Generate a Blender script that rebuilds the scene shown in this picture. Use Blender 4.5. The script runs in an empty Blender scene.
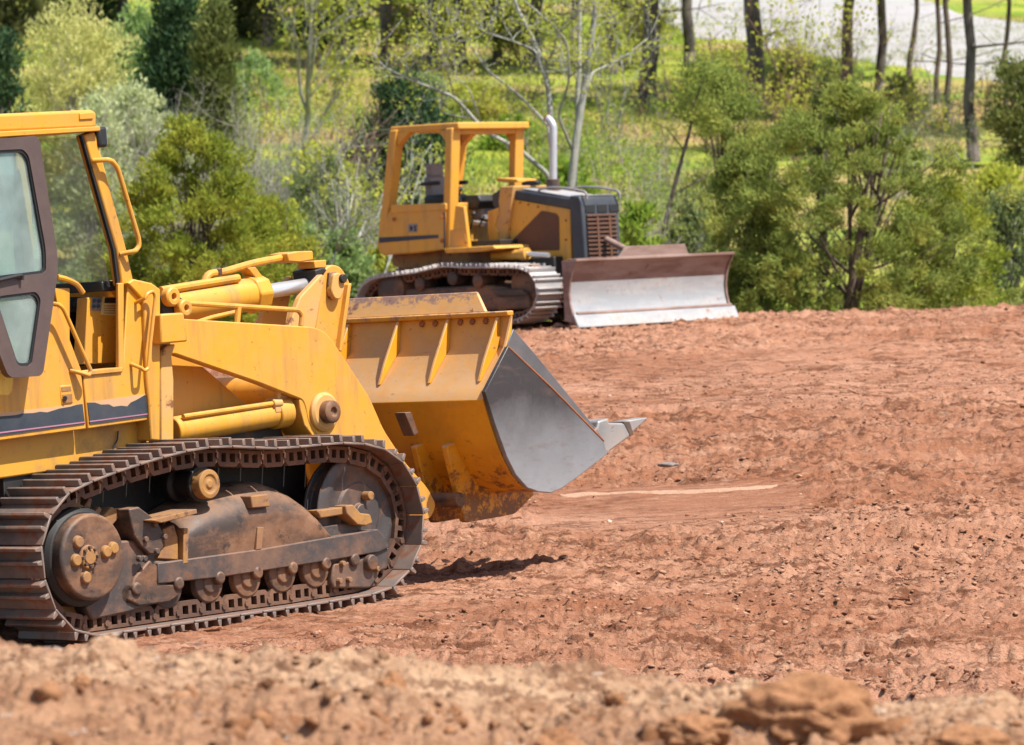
import bpy, bmesh, math, random
import numpy as np
from mathutils import Vector, Matrix
from mathutils.geometry import tessellate_polygon
random.seed(7); RNG = np.random.default_rng(11)
SC = bpy.context.scene; COL = SC.collection
W, H, F, YH = 1024, 745, 4000.0, 300.0          # photograph size, focal length in pixels, row of the horizon

# ---------------------------------------------------------------- helpers
def tag(o, label=None, cat=None, group=None, kind=None):
    if label: o['label'] = label
    if cat: o['category'] = cat
    if group: o['group'] = group
    if kind: o['kind'] = kind
    return o

def empty(name, M=None, loc=None):
    o = bpy.data.objects.new(name, None); COL.objects.link(o); o.empty_display_size = .3
    if M is not None: o.matrix_world = M
    if loc is not None: o.location = loc
    return o

def link(name, me, mat, parent=None):
    o = bpy.data.objects.new(name, me); COL.objects.link(o)
    if mat is not None: me.materials.append(mat)
    if parent is not None: o.parent = parent
    return o

def cp(o, parent=None, loc=None):
    c = o.copy(); COL.objects.link(c)
    if parent is not None: c.parent = parent
    if loc is not None: c.location = loc
    return c

class MB:
    """collects closed shapes, then links them as one mesh object"""
    def __init__(s): s.v = []; s.f = []
    def add(s, vs, fs):
        b = len(s.v); s.v += [tuple(p) for p in vs]; s.f += [tuple(i + b for i in f) for f in fs]; return s
    def box(s, x0, x1, y0, y1, z0, z1):
        return s.add([(x0,y0,z0),(x1,y0,z0),(x1,y1,z0),(x0,y1,z0),(x0,y0,z1),(x1,y0,z1),(x1,y1,z1),(x0,y1,z1)],
                     [(0,3,2,1),(4,5,6,7),(0,1,5,4),(1,2,6,5),(2,3,7,6),(3,0,4,7)])
    def plate(s, outer, y0, y1, holes=()):
        """polygon in the XZ plane, with holes, made solid from y0 to y1"""
        loops = [list(outer)] + [list(h) for h in holes]
        flat = [p for l in loops for p in l]; n = len(flat)
        tris = tessellate_polygon([[Vector((p[0], p[1], 0)) for p in l] for l in loops])
        vs = [(p[0], y0, p[1]) for p in flat] + [(p[0], y1, p[1]) for p in flat]
        if holes: fs = [tuple(t) for t in tris] + [tuple(i + n for i in reversed(t)) for t in tris]
        else: fs = [tuple(range(n)), tuple(range(2*n-1, n-1, -1))]
        b = 0
        for l in loops:
            m = len(l)
            for i in range(m):
                j = (i + 1) % m; fs.append((b+i, b+j, b+j+n, b+i+n))
            b += m
        return s.add(vs, fs)
    def rings(s, prof, p0, ax, n=28):
        """lathe: prof is [(t, r)] along ax from p0, ends capped"""
        ax = Vector(ax).normalized(); u = ax.orthogonal().normalized(); w = ax.cross(u); p0 = Vector(p0)
        vs = []; fs = []
        for t, r in prof:
            for i in range(n):
                a = 2*math.pi*i/n; vs.append(p0 + ax*t + (u*math.cos(a) + w*math.sin(a))*r)
        for k in range(len(prof)-1):
            for i in range(n):
                j = (i+1) % n; fs.append((k*n+i, k*n+j, (k+1)*n+j, (k+1)*n+i))
        fs.append(tuple(range(n-1, -1, -1))); fs.append(tuple(range((len(prof)-1)*n, len(prof)*n)))
        return s.add(vs, fs)
    def cyl(s, p0, p1, r, r1=None, n=24):
        d = Vector(p1) - Vector(p0); return s.rings([(0, r), (d.length, r if r1 is None else r1)], p0, d, n)
    def tube(s, path, r, n=10, r1=None):
        P = [Vector(p) for p in path]; vs = []; fs = []; m = len(P); up = None
        for k, p in enumerate(P):
            d = (P[min(k+1, m-1)] - P[max(k-1, 0)]).normalized()
            if up is None: up = d.orthogonal().normalized()
            up = (up - d*up.dot(d)).normalized(); w = d.cross(up)
            rr = r if r1 is None else r + (r1-r)*k/max(1, m-1)
            for i in range(n):
                a = 2*math.pi*i/n; vs.append(p + (up*math.cos(a) + w*math.sin(a))*rr)
        for k in range(m-1):
            for i in range(n):
                j = (i+1) % n; fs.append((k*n+i, k*n+j, (k+1)*n+j, (k+1)*n+i))
        fs.append(tuple(range(n-1, -1, -1))); fs.append(tuple(range((m-1)*n, m*n)))
        return s.add(vs, fs)
    def build(s, name, mat, parent=None, bevel=.006, seg=2, ang=35):
        me = bpy.data.meshes.new(name); me.from_pydata(s.v, [], s.f)
        bm = bmesh.new(); bm.from_mesh(me); bmesh.ops.recalc_face_normals(bm, faces=bm.faces); bm.to_mesh(me); bm.free()
        me.polygons.foreach_set('use_smooth', [True]*len(me.polygons)); me.set_sharp_from_angle(angle=math.radians(ang))
        o = link(name, me, mat, parent)
        if bevel:
            m = o.modifiers.new('edge', 'BEVEL'); m.width = bevel; m.segments = seg; m.limit_method = 'ANGLE'; m.angle_limit = math.radians(40)
        return o

def arc(path, r=.05, k=4):
    """round the corners of a polyline"""
    P = [Vector(p) for p in path]; out = [P[0]]
    for a, b, c in zip(P, P[1:], P[2:]):
        d0 = (a-b); d1 = (c-b); q = min(r, d0.length*.45, d1.length*.45)
        p0 = b + d0.normalized()*q; p1 = b + d1.normalized()*q
        for i in range(k+1):
            t = i/k; out.append(p0*(1-t)**2 + b*2*t*(1-t) + p1*t*t)
    return out + [P[-1]]

def round2(pts, r=.05, k=4):
    """round every corner of a closed 2D polygon"""
    n = len(pts); out = []
    for i in range(n):
        a, b, c = Vector(pts[i-1]), Vector(pts[i]), Vector(pts[(i+1) % n]); d0 = a-b; d1 = c-b
        q = min(r, d0.length*.45, d1.length*.45); p0 = b + d0.normalized()*q; p1 = b + d1.normalized()*q
        out += [tuple(p0*(1-t)**2 + b*2*t*(1-t) + p1*t*t) for t in [j/k for j in range(k+1)]]
    return out

# ---------------------------------------------------------------- materials
def nodes(name):
    m = bpy.data.materials.new(name); m.use_nodes = True; nt = m.node_tree; nt.nodes.clear()
    return m, nt, (lambda t, **k: _n(nt, t, k))
def _n(nt, t, k):
    n = nt.nodes.new(t)
    for a, b in k.items():
        if a in n.inputs.keys(): n.inputs[a].default_value = b
        else: setattr(n, a, b)
    return n
def rgb(c): return (c[0], c[1], c[2], 1)
def mixc(nt, fac, a, b):
    n = nt.nodes.new('ShaderNodeMix'); n.data_type = 'RGBA'
    for idx, val in ((0, fac), (6, a), (7, b)):
        if hasattr(val, 'links'): nt.links.new(val, n.inputs[idx])
        else: n.inputs[idx].default_value = val if idx == 0 else rgb(val)
    return n.outputs[2]
def ramp(nt, src, lo, hi, vlo=0., vhi=1.):
    n = nt.nodes.new('ShaderNodeMapRange'); n.inputs[1].default_value = lo; n.inputs[2].default_value = hi
    n.inputs[3].default_value = vlo; n.inputs[4].default_value = vhi; nt.links.new(src, n.inputs[0]); return n.outputs[0]
def math2(nt, op, a, b):
    n = nt.nodes.new('ShaderNodeMath'); n.operation = op
    for i, val in enumerate((a, b)):
        if hasattr(val, 'links'): nt.links.new(val, n.inputs[i])
        else: n.inputs[i].default_value = val
    return n.outputs[0]
def noise(nt, coord, scale, detail=5, rough=.6, stretch=None):
    n = nt.nodes.new('ShaderNodeTexNoise'); n.inputs['Scale'].default_value = scale; n.inputs['Detail'].default_value = detail; n.inputs['Roughness'].default_value = rough
    if stretch:
        m = nt.nodes.new('ShaderNodeMapping'); m.inputs['Scale'].default_value = stretch; nt.links.new(coord, m.inputs[0]); coord = m.outputs[0]
    nt.links.new(coord, n.inputs['Vector']); return n.outputs['Fac']

def worn(name, base, rough=.5, metal=0., var=None, dust=None, up=0., rust=None, bump=.15, bscale=30, coat=0., stretch=None, sharp=.165, streak=0.):
    """painted or bare metal: base colour, a variation colour, dust (colour, amount) that also settles on upward faces, rust (colour, amount, scale)"""
    m, nt, N = nodes(name); L = nt.links.new
    tc = N('ShaderNodeTexCoord').outputs['Object']; out = N('ShaderNodeOutputMaterial'); P = N('ShaderNodeBsdfPrincipled')
    c = None
    n1 = noise(nt, tc, 2.2, 6, .65, stretch); n2 = noise(nt, tc, 11, 5, .7)
    if var is None: var = tuple(x*.86 for x in base)
    c = mixc(nt, ramp(nt, n1, .515-sharp, .515+sharp), base, var)
    r_ = rough
    if dust:
        f = ramp(nt, math2(nt, 'ADD', math2(nt, 'MULTIPLY', n1, .6), math2(nt, 'MULTIPLY', n2, .4)), .55-sharp*.9, .55+sharp*.9, 0, dust[1])
        if up:
            g = N('ShaderNodeNewGeometry'); sx = N('ShaderNodeSeparateXYZ'); L(g.outputs['Normal'], sx.inputs[0])
            f = math2(nt, 'MAXIMUM', f, math2(nt, 'MULTIPLY', ramp(nt, sx.outputs[2], .3, .95, 0, up), ramp(nt, n2, .3, .6)))
        c = mixc(nt, f, c, dust[0])
        r_ = ramp(nt, f, 0, 1, rough, .9)
    if streak:                                            # grime that has run down the panels
        c = mixc(nt, ramp(nt, noise(nt, tc, 7, 5, .7, (1,1,.12)), .50, .66, 0, streak), c, (.30,.165,.07))
    if rust:
        n3 = noise(nt, tc, rust[2], 7, .7)
        f2 = ramp(nt, n3, .66 - rust[1]*.5, .72 - rust[1]*.45, 0, .9)
        c = mixc(nt, f2, c, rust[0])
    L(c, P.inputs['Base Color']); P.inputs['Metallic'].default_value = metal
    if hasattr(r_, 'links'): L(r_, P.inputs['Roughness'])
    else: P.inputs['Roughness'].default_value = r_
    if coat: P.inputs['Coat Weight'].default_value = coat; P.inputs['Coat Roughness'].default_value = .3
    b = N('ShaderNodeBump'); b.inputs['Strength'].default_value = bump; b.inputs['Distance'].default_value = .01
    L(noise(nt, tc, bscale, 6, .7), b.inputs['Height']); L(b.outputs[0], P.inputs['Normal'])
    L(P.outputs[0], out.inputs[0]); return m

def glass(name, tint=(.75,.85,.82), film=.25):
    m, nt, N = nodes(name); L = nt.links.new; out = N('ShaderNodeOutputMaterial')
    tr = N('ShaderNodeBsdfTransparent'); tr.inputs[0].default_value = rgb(tint)
    gl = N('ShaderNodeBsdfGlossy'); gl.inputs['Roughness'].default_value = .04; gl.inputs[0].default_value = (.9,.95,1,1)
    df = N('ShaderNodeBsdfDiffuse'); df.inputs[0].default_value = (.60,.70,.66,1)  # dust film, coloured pale teal to put in the sky's reflection
    tc = N('ShaderNodeTexCoord').outputs['Object']; n = noise(nt, tc, 3, 4, .6)
    a = N('ShaderNodeMixShader'); L(ramp(nt, n, .3, .7, film*.4, film), a.inputs[0]); L(tr.outputs[0], a.inputs[1]); L(df.outputs[0], a.inputs[2])
    fr = N('ShaderNodeLayerWeight'); fr.inputs[0].default_value = .5
    b = N('ShaderNodeMixShader'); L(ramp(nt, math2(nt, 'POWER', fr.outputs[1], 3.), 0, 1, .04, .7), b.inputs[0]); L(a.outputs[0], b.inputs[1]); L(gl.outputs[0], b.inputs[2])
    L(b.outputs[0], out.inputs[0]); return m

DUST = (.47,.29,.18); MUD = (.235,.125,.075); RUST = (.17,.065,.03)
M = {}
M['yellow'] = worn('worn_yellow_paint', (.67,.302,.016), .42, var=(.60,.272,.022), dust=((.50,.34,.17), .34), up=.45, streak=.5, rust=((.20,.10,.04), .075, 26), bump=.06, bscale=14)
M['yellow_dusty'] = worn('dusty_yellow_paint', (.64,.32,.05), .6, var=(.56,.31,.09), dust=(DUST, .65), up=.8, rust=(RUST, .12, 7), bump=.15, bscale=22)
M['ochre'] = worn('mud_stained_yellow', (.34,.17,.045), .7, var=(.25,.12,.05), dust=(MUD, .8), up=.9, rust=((.10,.05,.035), .2, 9), bump=.35, bscale=30, sharp=.075)
M['undercarriage'] = worn('muddy_dark_steel', (.07,.06,.058), .5, .25, var=(.13,.08,.06), dust=(MUD, .55), up=.95, rust=((.19,.085,.04), .16, 6), bump=.3, bscale=26, sharp=.075)
M['casing'] = worn('muddy_casing', (.062,.045,.038), .5, .15, var=(.17,.08,.04), dust=((.27,.145,.082), .62), up=.9, rust=((.035,.028,.026), .16, 7), bump=.3, bscale=24, stretch=(.5,1,1.6), sharp=.075)
M['link'] = worn('rusty_link_steel', (.12,.065,.045), .65, .3, var=(.20,.10,.06), dust=(MUD, .8), up=.5, bump=.35, bscale=40, sharp=.075)
M['shoe'] = worn('worn_shoe_steel', (.115,.10,.095), .52, .3, var=(.22,.19,.175), dust=((.27,.145,.085), .75), rust=((.22,.09,.05), .22, 3.2), bump=.2, bscale=30)
M['shoe_bright'] = worn('polished_shoe_steel', (.42,.41,.41), .42, .4, var=(.58,.57,.56), dust=((.36,.25,.19), .6), bump=.15, bscale=30)
M['dark'] = worn('dark_grease', (.018,.016,.015), .6, bump=.2)
M['black'] = worn('black_plastic', (.02,.02,.021), .45, bump=.05)
M['door'] = worn('dark_brown_door_frame', (.085,.055,.05), .38, dust=((.25,.17,.13), .25), up=.3, bump=.04)
M['steel'] = worn('scoured_bucket_steel', (.24,.23,.235), .42, .75, var=(.42,.41,.42), dust=((.26,.19,.16), .45), rust=((.20,.10,.07), .04, 4), bump=.08, bscale=20)
M['yellow_hull'] = worn('mud_splashed_yellow_paint', (.62,.30,.03), .5, var=(.55,.26,.035), dust=((.27,.15,.085), .7), up=.6, bump=.15, bscale=20, sharp=.10)
M['steel_dark'] = worn('dark_cutter_steel', (.14,.135,.14), .5, .6, var=(.22,.21,.215), dust=((.25,.17,.14), .4), bump=.1)
M['bright'] = worn('bright_worn_steel', (.27,.265,.26), .45, .45, var=(.42,.41,.40), dust=((.40,.27,.19), .55), rust=(RUST, .10, 10), bump=.15)
M['chrome'] = worn('chromed_rod', (.72,.72,.73), .28, .65, bump=.0)
M['rust'] = worn('rust_weld', (.36,.12,.035), .8, var=(.22,.08,.03), bump=.4, bscale=60)
M['navy'] = worn('navy_paint', (.022,.032,.045), .5, var=(.032,.042,.055), dust=((.3,.22,.18), .12), bump=.05)
M['pink'] = worn('faded_pink_line', (.40,.17,.24), .6, bump=.02)
M['tan'] = worn('sun_faded_tan', (.52,.32,.18), .7, var=(.48,.28,.15), bump=.05)
M['grey'] = worn('grey_vinyl', (.20,.20,.21), .6, var=(.26,.26,.27), dust=(DUST, .3), bump=.1)
M['glass'] = glass('dusty_sky_tinted_glass', (.98,1,.985), .3)
M['door_glass'] = glass('milky_door_glass', (.58,.74,.74), .32)
M['cream'] = worn('cream_label', (.75,.60,.22), .6, bump=.02)
M['blade_white'] = worn('scoured_sunlit_steel', (.33,.335,.345), .45, .2, var=(.44,.445,.445), dust=((.34,.25,.205), .6), rust=((.26,.15,.11), .12, 6), bump=.15, stretch=(1,.4,2.2), sharp=.1)
M['blade_brown'] = worn('rusty_shaded_steel', (.20,.115,.09), .7, .1, var=(.33,.235,.20), dust=((.30,.20,.16), .6), rust=((.10,.05,.04), .1, 5), bump=.15, stretch=(1,.4,2), sharp=.1)
M['mesh'] = worn('rusty_screen', (.11,.047,.026), .75, var=(.16,.07,.035), bump=.5, bscale=90)
M['orange'] = worn('weathered_orange_paint', (.74,.35,.026), .45, var=(.66,.33,.038), dust=(DUST, .3), up=.35, streak=.4, rust=((.20,.09,.04), .06, 20), bump=.05)

def plate_steel(name):
    # steel of a side plate: dark above, paler and more metallic towards the bottom
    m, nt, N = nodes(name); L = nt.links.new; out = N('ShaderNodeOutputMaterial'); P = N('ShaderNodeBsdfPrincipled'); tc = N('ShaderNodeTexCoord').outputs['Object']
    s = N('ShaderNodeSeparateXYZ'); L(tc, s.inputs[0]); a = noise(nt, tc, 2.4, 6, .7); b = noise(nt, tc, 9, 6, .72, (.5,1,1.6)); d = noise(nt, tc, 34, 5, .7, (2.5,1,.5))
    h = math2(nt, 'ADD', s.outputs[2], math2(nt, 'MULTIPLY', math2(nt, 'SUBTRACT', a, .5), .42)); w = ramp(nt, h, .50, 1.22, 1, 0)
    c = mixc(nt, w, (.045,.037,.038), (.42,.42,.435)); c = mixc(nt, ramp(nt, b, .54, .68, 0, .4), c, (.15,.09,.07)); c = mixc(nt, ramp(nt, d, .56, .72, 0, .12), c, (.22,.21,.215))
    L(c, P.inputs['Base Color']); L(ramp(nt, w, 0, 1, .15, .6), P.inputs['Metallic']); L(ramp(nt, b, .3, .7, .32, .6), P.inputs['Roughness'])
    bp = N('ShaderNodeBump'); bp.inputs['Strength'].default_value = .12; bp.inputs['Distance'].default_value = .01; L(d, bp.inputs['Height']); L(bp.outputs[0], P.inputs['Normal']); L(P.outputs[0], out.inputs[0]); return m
def bucket_paint(name, top=None):
    # yellow paint: dust lies on the upward faces, rust eats in along the bottom and in scattered scrapes
    m, nt, N = nodes(name); L = nt.links.new; out = N('ShaderNodeOutputMaterial'); P = N('ShaderNodeBsdfPrincipled'); tc = N('ShaderNodeTexCoord').outputs['Object']
    s = N('ShaderNodeSeparateXYZ'); L(tc, s.inputs[0]); g = N('ShaderNodeNewGeometry'); gz = N('ShaderNodeSeparateXYZ'); L(g.outputs['Normal'], gz.inputs[0])
    a = noise(nt, tc, 2.6, 6, .7); b = noise(nt, tc, 13, 7, .75, (1,.7,1)); d = noise(nt, tc, 5, 6, .72, (1,.5,2))
    c = mixc(nt, ramp(nt, a, .38, .62), (.74,.335,.012), (.62,.26,.014))
    c = mixc(nt, math2(nt, 'MULTIPLY', ramp(nt, gz.outputs[2], .05, .5, 0, .85), ramp(nt, b, .32, .58, .5, 1)), c, (.56,.36,.20))
    c = mixc(nt, ramp(nt, d, .53, .66, 0, .45), c, (.50,.27,.09))
    h = math2(nt, 'SUBTRACT', math2(nt, 'MULTIPLY', b, .9), math2(nt, 'MULTIPLY', s.outputs[2], .34)); c = mixc(nt, ramp(nt, h, .22, .31, 0, .9), c, (.16,.062,.025))
    if top: c = mixc(nt, ramp(nt, math2(nt, 'ADD', s.outputs[2], math2(nt, 'MULTIPLY', math2(nt, 'SUBTRACT', b, .5), .5)), top, top+.05, 0, .85), c, (.23,.14,.125))
    c = mixc(nt, ramp(nt, math2(nt, 'ADD', b, math2(nt, 'MULTIPLY', d, .5)), .895, .93, 0, .85), c, (.22,.075,.03))
    L(c, P.inputs['Base Color']); P.inputs['Roughness'].default_value = .48
    bp = N('ShaderNodeBump'); bp.inputs['Strength'].default_value = .15; bp.inputs['Distance'].default_value = .01; L(b, bp.inputs['Height']); L(bp.outputs[0], P.inputs['Normal']); L(P.outputs[0], out.inputs[0]); return m
M['yellow_bucket'] = bucket_paint('scraped_bucket_paint')
M['guard'] = bucket_paint('worn_guard_paint', 1.885)
M['lip'] = bucket_paint('worn_lip_paint', 1.79)
M['stack'] = worn('exhaust_steel', (.62,.63,.65), .35, .5, var=(.5,.5,.52), dust=((.45,.38,.33), .3), bump=.05)
M['side'] = plate_steel('graded_side_plate')
# ---------------------------------------------------------------- camera
cam = bpy.data.cameras.new('camera'); camo = bpy.data.objects.new('camera', cam); COL.objects.link(camo)
cam.sensor_width = 36; cam.lens = F/W*36; cam.clip_end = 2000; cam.clip_start = .1
cam.shift_y = (YH - H/2)/W                       # a level camera; the horizon lies above the middle
camo.location = (0,0,0); camo.rotation_euler = (math.pi/2, 0, 0)
cam.dof.use_dof = True; cam.dof.focus_distance = 25.; cam.dof.aperture_fstop = 5.3
SC.camera = camo

def rot(yaw, pitch, roll):
    y, p, r = map(math.radians, (yaw, pitch, roll))
    return Matrix.Rotation(y, 3, 'Z') @ Matrix.Rotation(-p, 3, 'Y') @ Matrix.Rotation(r, 3, 'X')

class Pose:
    """a machine's place and heading; measures its side view in its own metres"""
    def __init__(s, R, t): s.R = R; s.t = Vector(t); s.b = R.transposed() @ s.t
    def M4(s): return Matrix.Translation(s.t) @ s.R.to_4x4()
    def at(s, u, v, Y=None, X=None):
        a = s.R.transposed() @ Vector(((u-W/2)/F, 1, (YH-v)/F))
        k = (Y + s.b.y)/a.y if X is None else (X + s.b.x)/a.x
        return a*k - s.b
    def xz(s, u, v, Y): q = s.at(u, v, Y); return (q.x, q.z)
    def poly(s, pts, Y): return [s.xz(u, v, Y) for u, v in pts]
    def pts(s, pts, Y): return [s.at(u, v, Y) for u, v in pts]
# ---------------------------------------------------------------- the track loader
LP = Pose(rot(49.5, 2.4, -2.2), (-2.594, 25.734, -2.033))
def px(z, s, ox, oy): return [(ox + x/s, oy + y/s) for x, y in z]
Z1 = lambda *p: px(p, 4.6545, 0, 90)
Z2 = lambda *p: px(p, 4.6545, 0, 240)
Z3 = lambda *p: px(p, 4.6545, 150, 240)
Z4 = lambda *p: px(p, 4.6545, 320, 270)
Z5 = lambda *p: px(p, 4.6545, 440, 320)
Z6 = lambda *p: px(p, 5.689, 0, 380)
Z7 = lambda *p: px(p, 4.876, 90, 470)
Z8 = lambda *p: px(p, 4.6545, 220, 440)
Z9 = lambda *p: px(p, 5.689, 150, 320)
ZA = lambda *p: px(p, 3.387, 370, 380)

def track(root, path, yc, w, pitch, mats, pose_side=-1, link_h=.105, holes=True):
    """crawler track: a link chain that carries one shoe per link"""
    P = [Vector(p) for p in path]; P.append(P[0])
    seg = [(P[i+1]-P[i]).length for i in range(len(P)-1)]; tot = sum(seg); n = round(tot/pitch); st = tot/n
    def at(d):
        d %= tot
        for i, l in enumerate(seg):
            if d <= l: return P[i].lerp(P[i+1], d/l)
            d -= l
        return P[-1].copy()
    ch = MB(); frames = []
    for k in range(n):
        a, b = at(k*st), at((k+1)*st); c = (a+b)/2; t = (b-a).normalized(); nn = Vector((-t.y, t.x))   # path runs so that nn points inwards
        frames.append((c, t, nn))
        h = link_h; e = st*.49
        for yy in (yc-.11, yc+.07):
            def q(x, z): r = c + t*x + nn*(z+.016); return (r.x, r.y)
            out = [q(-e, 0), q(e, 0), q(e, h*.72), q(e*.72, h), q(-e*.72, h), q(-e, h*.72)]
            hs = [[q(-e*.62, h*.2), q(-e*.12, h*.2), q(-e*.12, h*.72), q(-e*.62, h*.72)], [q(e*.2, h*.2), q(e*.62, h*.2), q(e*.62, h*.72), q(e*.2, h*.72)]] if holes else []
            ch.plate(out, yy, yy+.04, hs)
        pc = c + nn*(h*.5) + t*e
        ch.cyl((pc.x, yc-.12, pc.y), (pc.x, yc+.12, pc.y), .02, n=8)
    cho = ch.build('crawler_track', mats[0], root, bevel=0)
    s = MB(); e = st*.5
    s.box(-e*.96, e*.96, -w/2, w/2, -.008, .008)
    for gx, gh in ((-e*.80, .05), (e*.02, .042)):
        s.plate([(gx-.017, -.008), (gx+.017, -.008), (gx+.011, -.008-gh), (gx-.011, -.008-gh)], -w/2, w/2)
    proto = s.build('track_shoe', mats[1], cho, bevel=.004, seg=1)
    for k, (c, t, nn) in enumerate(frames):
        o = proto if k == 0 else cp(proto, cho)
        o.matrix_local = Matrix(((t.x, 0, nn.x, c.x), (0, 1, 0, yc), (t.y, 0, nn.y, c.y), (0, 0, 0, 1)))
    return cho

def build_loader():
    T = empty('track_loader', LP.M4())
    tag(T, 'yellow track loader with an open brown cab door and a raised toothed bucket, nearest machine', 'loader')
    X = LP.xz; PO = LP.poly; PT = LP.pts
    def plate(name, pts, Y, y1, mat, par=T, bevel=.006, r=0, seg=2, holes=()):
        p = PO(pts, Y)
        if r: p = round2(p, r)
        return MB().plate(p, Y, y1, [round2(PO(h, Y), .03) for h in holes]).build(name, M[mat], par, bevel, seg)
    # ---- undercarriage, near side then mirrored
    outline = [(-1.645,.60),(-1.655,.50),(-1.62,.33),(-1.54,.17),(-1.40,.06),(-1.25,.022),(-.6,.022),(0,.022),(.6,.022),(1.2,.03),(1.42,.06),(1.58,.15),(1.70,.28),(1.755,.45),(1.735,.63),(1.65,.80),(1.50,.93),(1.28,1.0),(1.0,1.028),(.75,1.03),(.45,1.03),(.15,1.06),(-.1,1.085),(-.3,1.082),(-.5,1.065),(-.72,1.035),(-.95,1.0),(-1.17,.957),(-1.38,.905),(-1.50,.84),(-1.60,.72)]
    tm = (M['link'], M['shoe'])
    track(T, outline, -.95, .5, .203, tm); track(T, outline, .95, .5, .203, tm, holes=False)
    def rot_part(name, prof, c, mat, sgn, par, n=36, bevel=.006):
        return MB().rings([(t*sgn, r) for t, r in prof], (c[0], 0, c[1]), (0, 1, 0), n).build(name, M[mat], par, bevel)
    for sg in (-1, 1):
        near = sg < 0
        # sprocket with teeth, drive housing and its hub cover
        sp = MB(); pts = []
        for i in range(25):
            for da, r in ((-.07, .335), (-.035, .40), (.035, .40), (.07, .335)):
                a = 2*math.pi*i/25 + da; pts.append((-1.235 + r*math.cos(a), .495 + r*math.sin(a)))
        sp.plate(pts, sg*.92, sg*.98); spo = sp.build('sprocket', M['ochre'], T, .004)
        rot_part('drive_housing', [(.60,.30),(1.09,.30),(1.12,.275)], (-1.235,.497), 'dark', sg, T)
        HB = lambda *p: px(p, 4.6545, 0, 440)
        hc = rot_part('hub_cover', [(1.08,.262),(1.185,.262),(1.20,.248)], (-1.235,.497), 'casing', sg, T)
        if near:
            rot_part('hub_cap', [(1.195,.075),(1.215,.07),(1.215,.045),(1.225,.045)], LP.xz(88,557,-1.2), 'ochre', sg, hc)
            for q in HB((360,475),(490,520),(350,560),(395,640),(523,503)):
                rot_part('hub_bolt', [(1.195,.042),(1.225,.034)], LP.xz(*q,-1.2), 'ochre', sg, hc, 14)
            for i in range(8):
                a = i*math.pi/4; c = LP.xz(88,557,-1.2)
                rot_part('hub_bolt', [(1.21,.011),(1.235,.010)], (c[0]+.058*math.cos(a), c[1]+.058*math.sin(a)), 'undercarriage', sg, hc, 8, 0)
        # idler
        ic = (1.31,.555)
        io = rot_part('idler', [(.84,.27),(.88,.38),(.90,.38),(.905,.335),(.995,.335),(1.0,.38),(1.015,.38),(1.03,.335),(1.03,.30),(1.015,.27),(1.015,.20),(1.03,.19),(1.03,.06),(1.06,.055)], ic, 'undercarriage', sg, T, 48)
        # carrier roller, lower rollers
        cr = rot_part('carrier_roller', [(.76,.10),(.86,.115),(.88,.085),(1.02,.085),(1.03,.115),(1.06,.115)], (-.142,.852), 'dark', sg, T)
        rot_part('roller_cap', [(1.055,.095),(1.125,.092),(1.13,.06),(1.12,.055),(1.12,.03),(1.13,.025)], (-.142,.852), 'ochre', sg, cr)
        for rx in (-.86,-.50,-.14,.20,.52,.83,1.1):
            ro = rot_part('track_roller', [(.80,.115),(.87,.135),(.88,.10),(1.02,.10),(1.03,.135),(1.07,.12),(1.075,.07),(1.09,.06)], (rx,.235), 'casing', sg, T, 28)
            ax = MB().rings([(0,.05),(.09,.042),(.10,.03)], (rx+.05, sg*1.03, .262), (0, sg, 0), 12).build('axle_end', M['casing'], ro, .004)
        # track frame: inner box, beam, casing and guards
        y = lambda a: sg*a
        MB().box(-1.0,1.25, min(y(.82),y(1.06)), max(y(.82),y(1.06)), .36,.50).build('track_frame', M['undercarriage'], T, .01)
        Y = -1.10
        def side(name, pts, a, b, mat, par=T, bevel=.008, r=0, seg=2):
            p = PO(pts, -a)
            if r: p = round2(p, r)
            return MB().plate(p, y(a), y(b)).build(name, M[mat], par, bevel, seg)
        side('frame_beam', [(158,563),(261,549),(378,529),(386,538),(390,547),(380,552),(325,561.5),(220,577.5),(158,584)], 1.12, .95, 'undercarriage')
        top = [LP.xz(*q, -1.0) for q in ((171,528),(176,514),(196,502),(215,494),(233,487),(250,483),(263,481),(275,485),(287,491),(298,500),(307,511),(314,524),(318,533))]
        cb = MB(); vs = []; ns = 9
        for (xx, zt) in top:                                    # a long housing with a rounded, barrel-like shoulder
            zb = .40 + .0*xx; hh = max(.03, zt - zb)
            ring = [(-.72, zb), (-1.10, zb), (-1.115, zb + hh*.48)] + [(-.86 - .255*math.cos(t), zb + hh*.48 + hh*.52*math.sin(t)) for t in np.linspace(.12, math.pi/2, ns)] + [(-.72, zt)]
            vs += [(xx, y(-a_) , z_) for a_, z_ in ring]
        m_ = ns + 4; fs = [(k*m_+i, k*m_+(i+1) % m_, (k+1)*m_+(i+1) % m_, (k+1)*m_+i) for k in range(len(top)-1) for i in range(m_)]
        fs += [tuple(range(m_)), tuple(range((len(top)-1)*m_, len(top)*m_))]; cb.add(vs, fs)
        cs = cb.build('recoil_casing', M['casing'], T, .012, 2, 50)
        side('recoil_casing_flange', [(258,527),(264,527),(262,549),(256,550)], 1.122, .98, 'ochre', cs, .004)
        side('recoil_casing_flange', [(184,528),(189,528),(188,563),(183,564)], 1.122, .98, 'ochre', cs, .004)
        side('clamp_lug', Z8((145,260),(225,250),(235,310),(150,318)), 1.14, 1.0, 'ochre', cs, .008)
        side('casing_end_band', Z7((355,290),(410,265),(430,330),(432,440),(330,432),(365,370)), 1.09, .9, 'ochre', T)
        side('rear_guard', [(110,553),(118,541),(138,540),(148,560),(160,561),(179,562),(183,578),(172,590),(172,598),(130,612),(93,620),(86,607),(106,592),(117,570)], 1.09, .9, 'undercarriage', T, .012)
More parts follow.
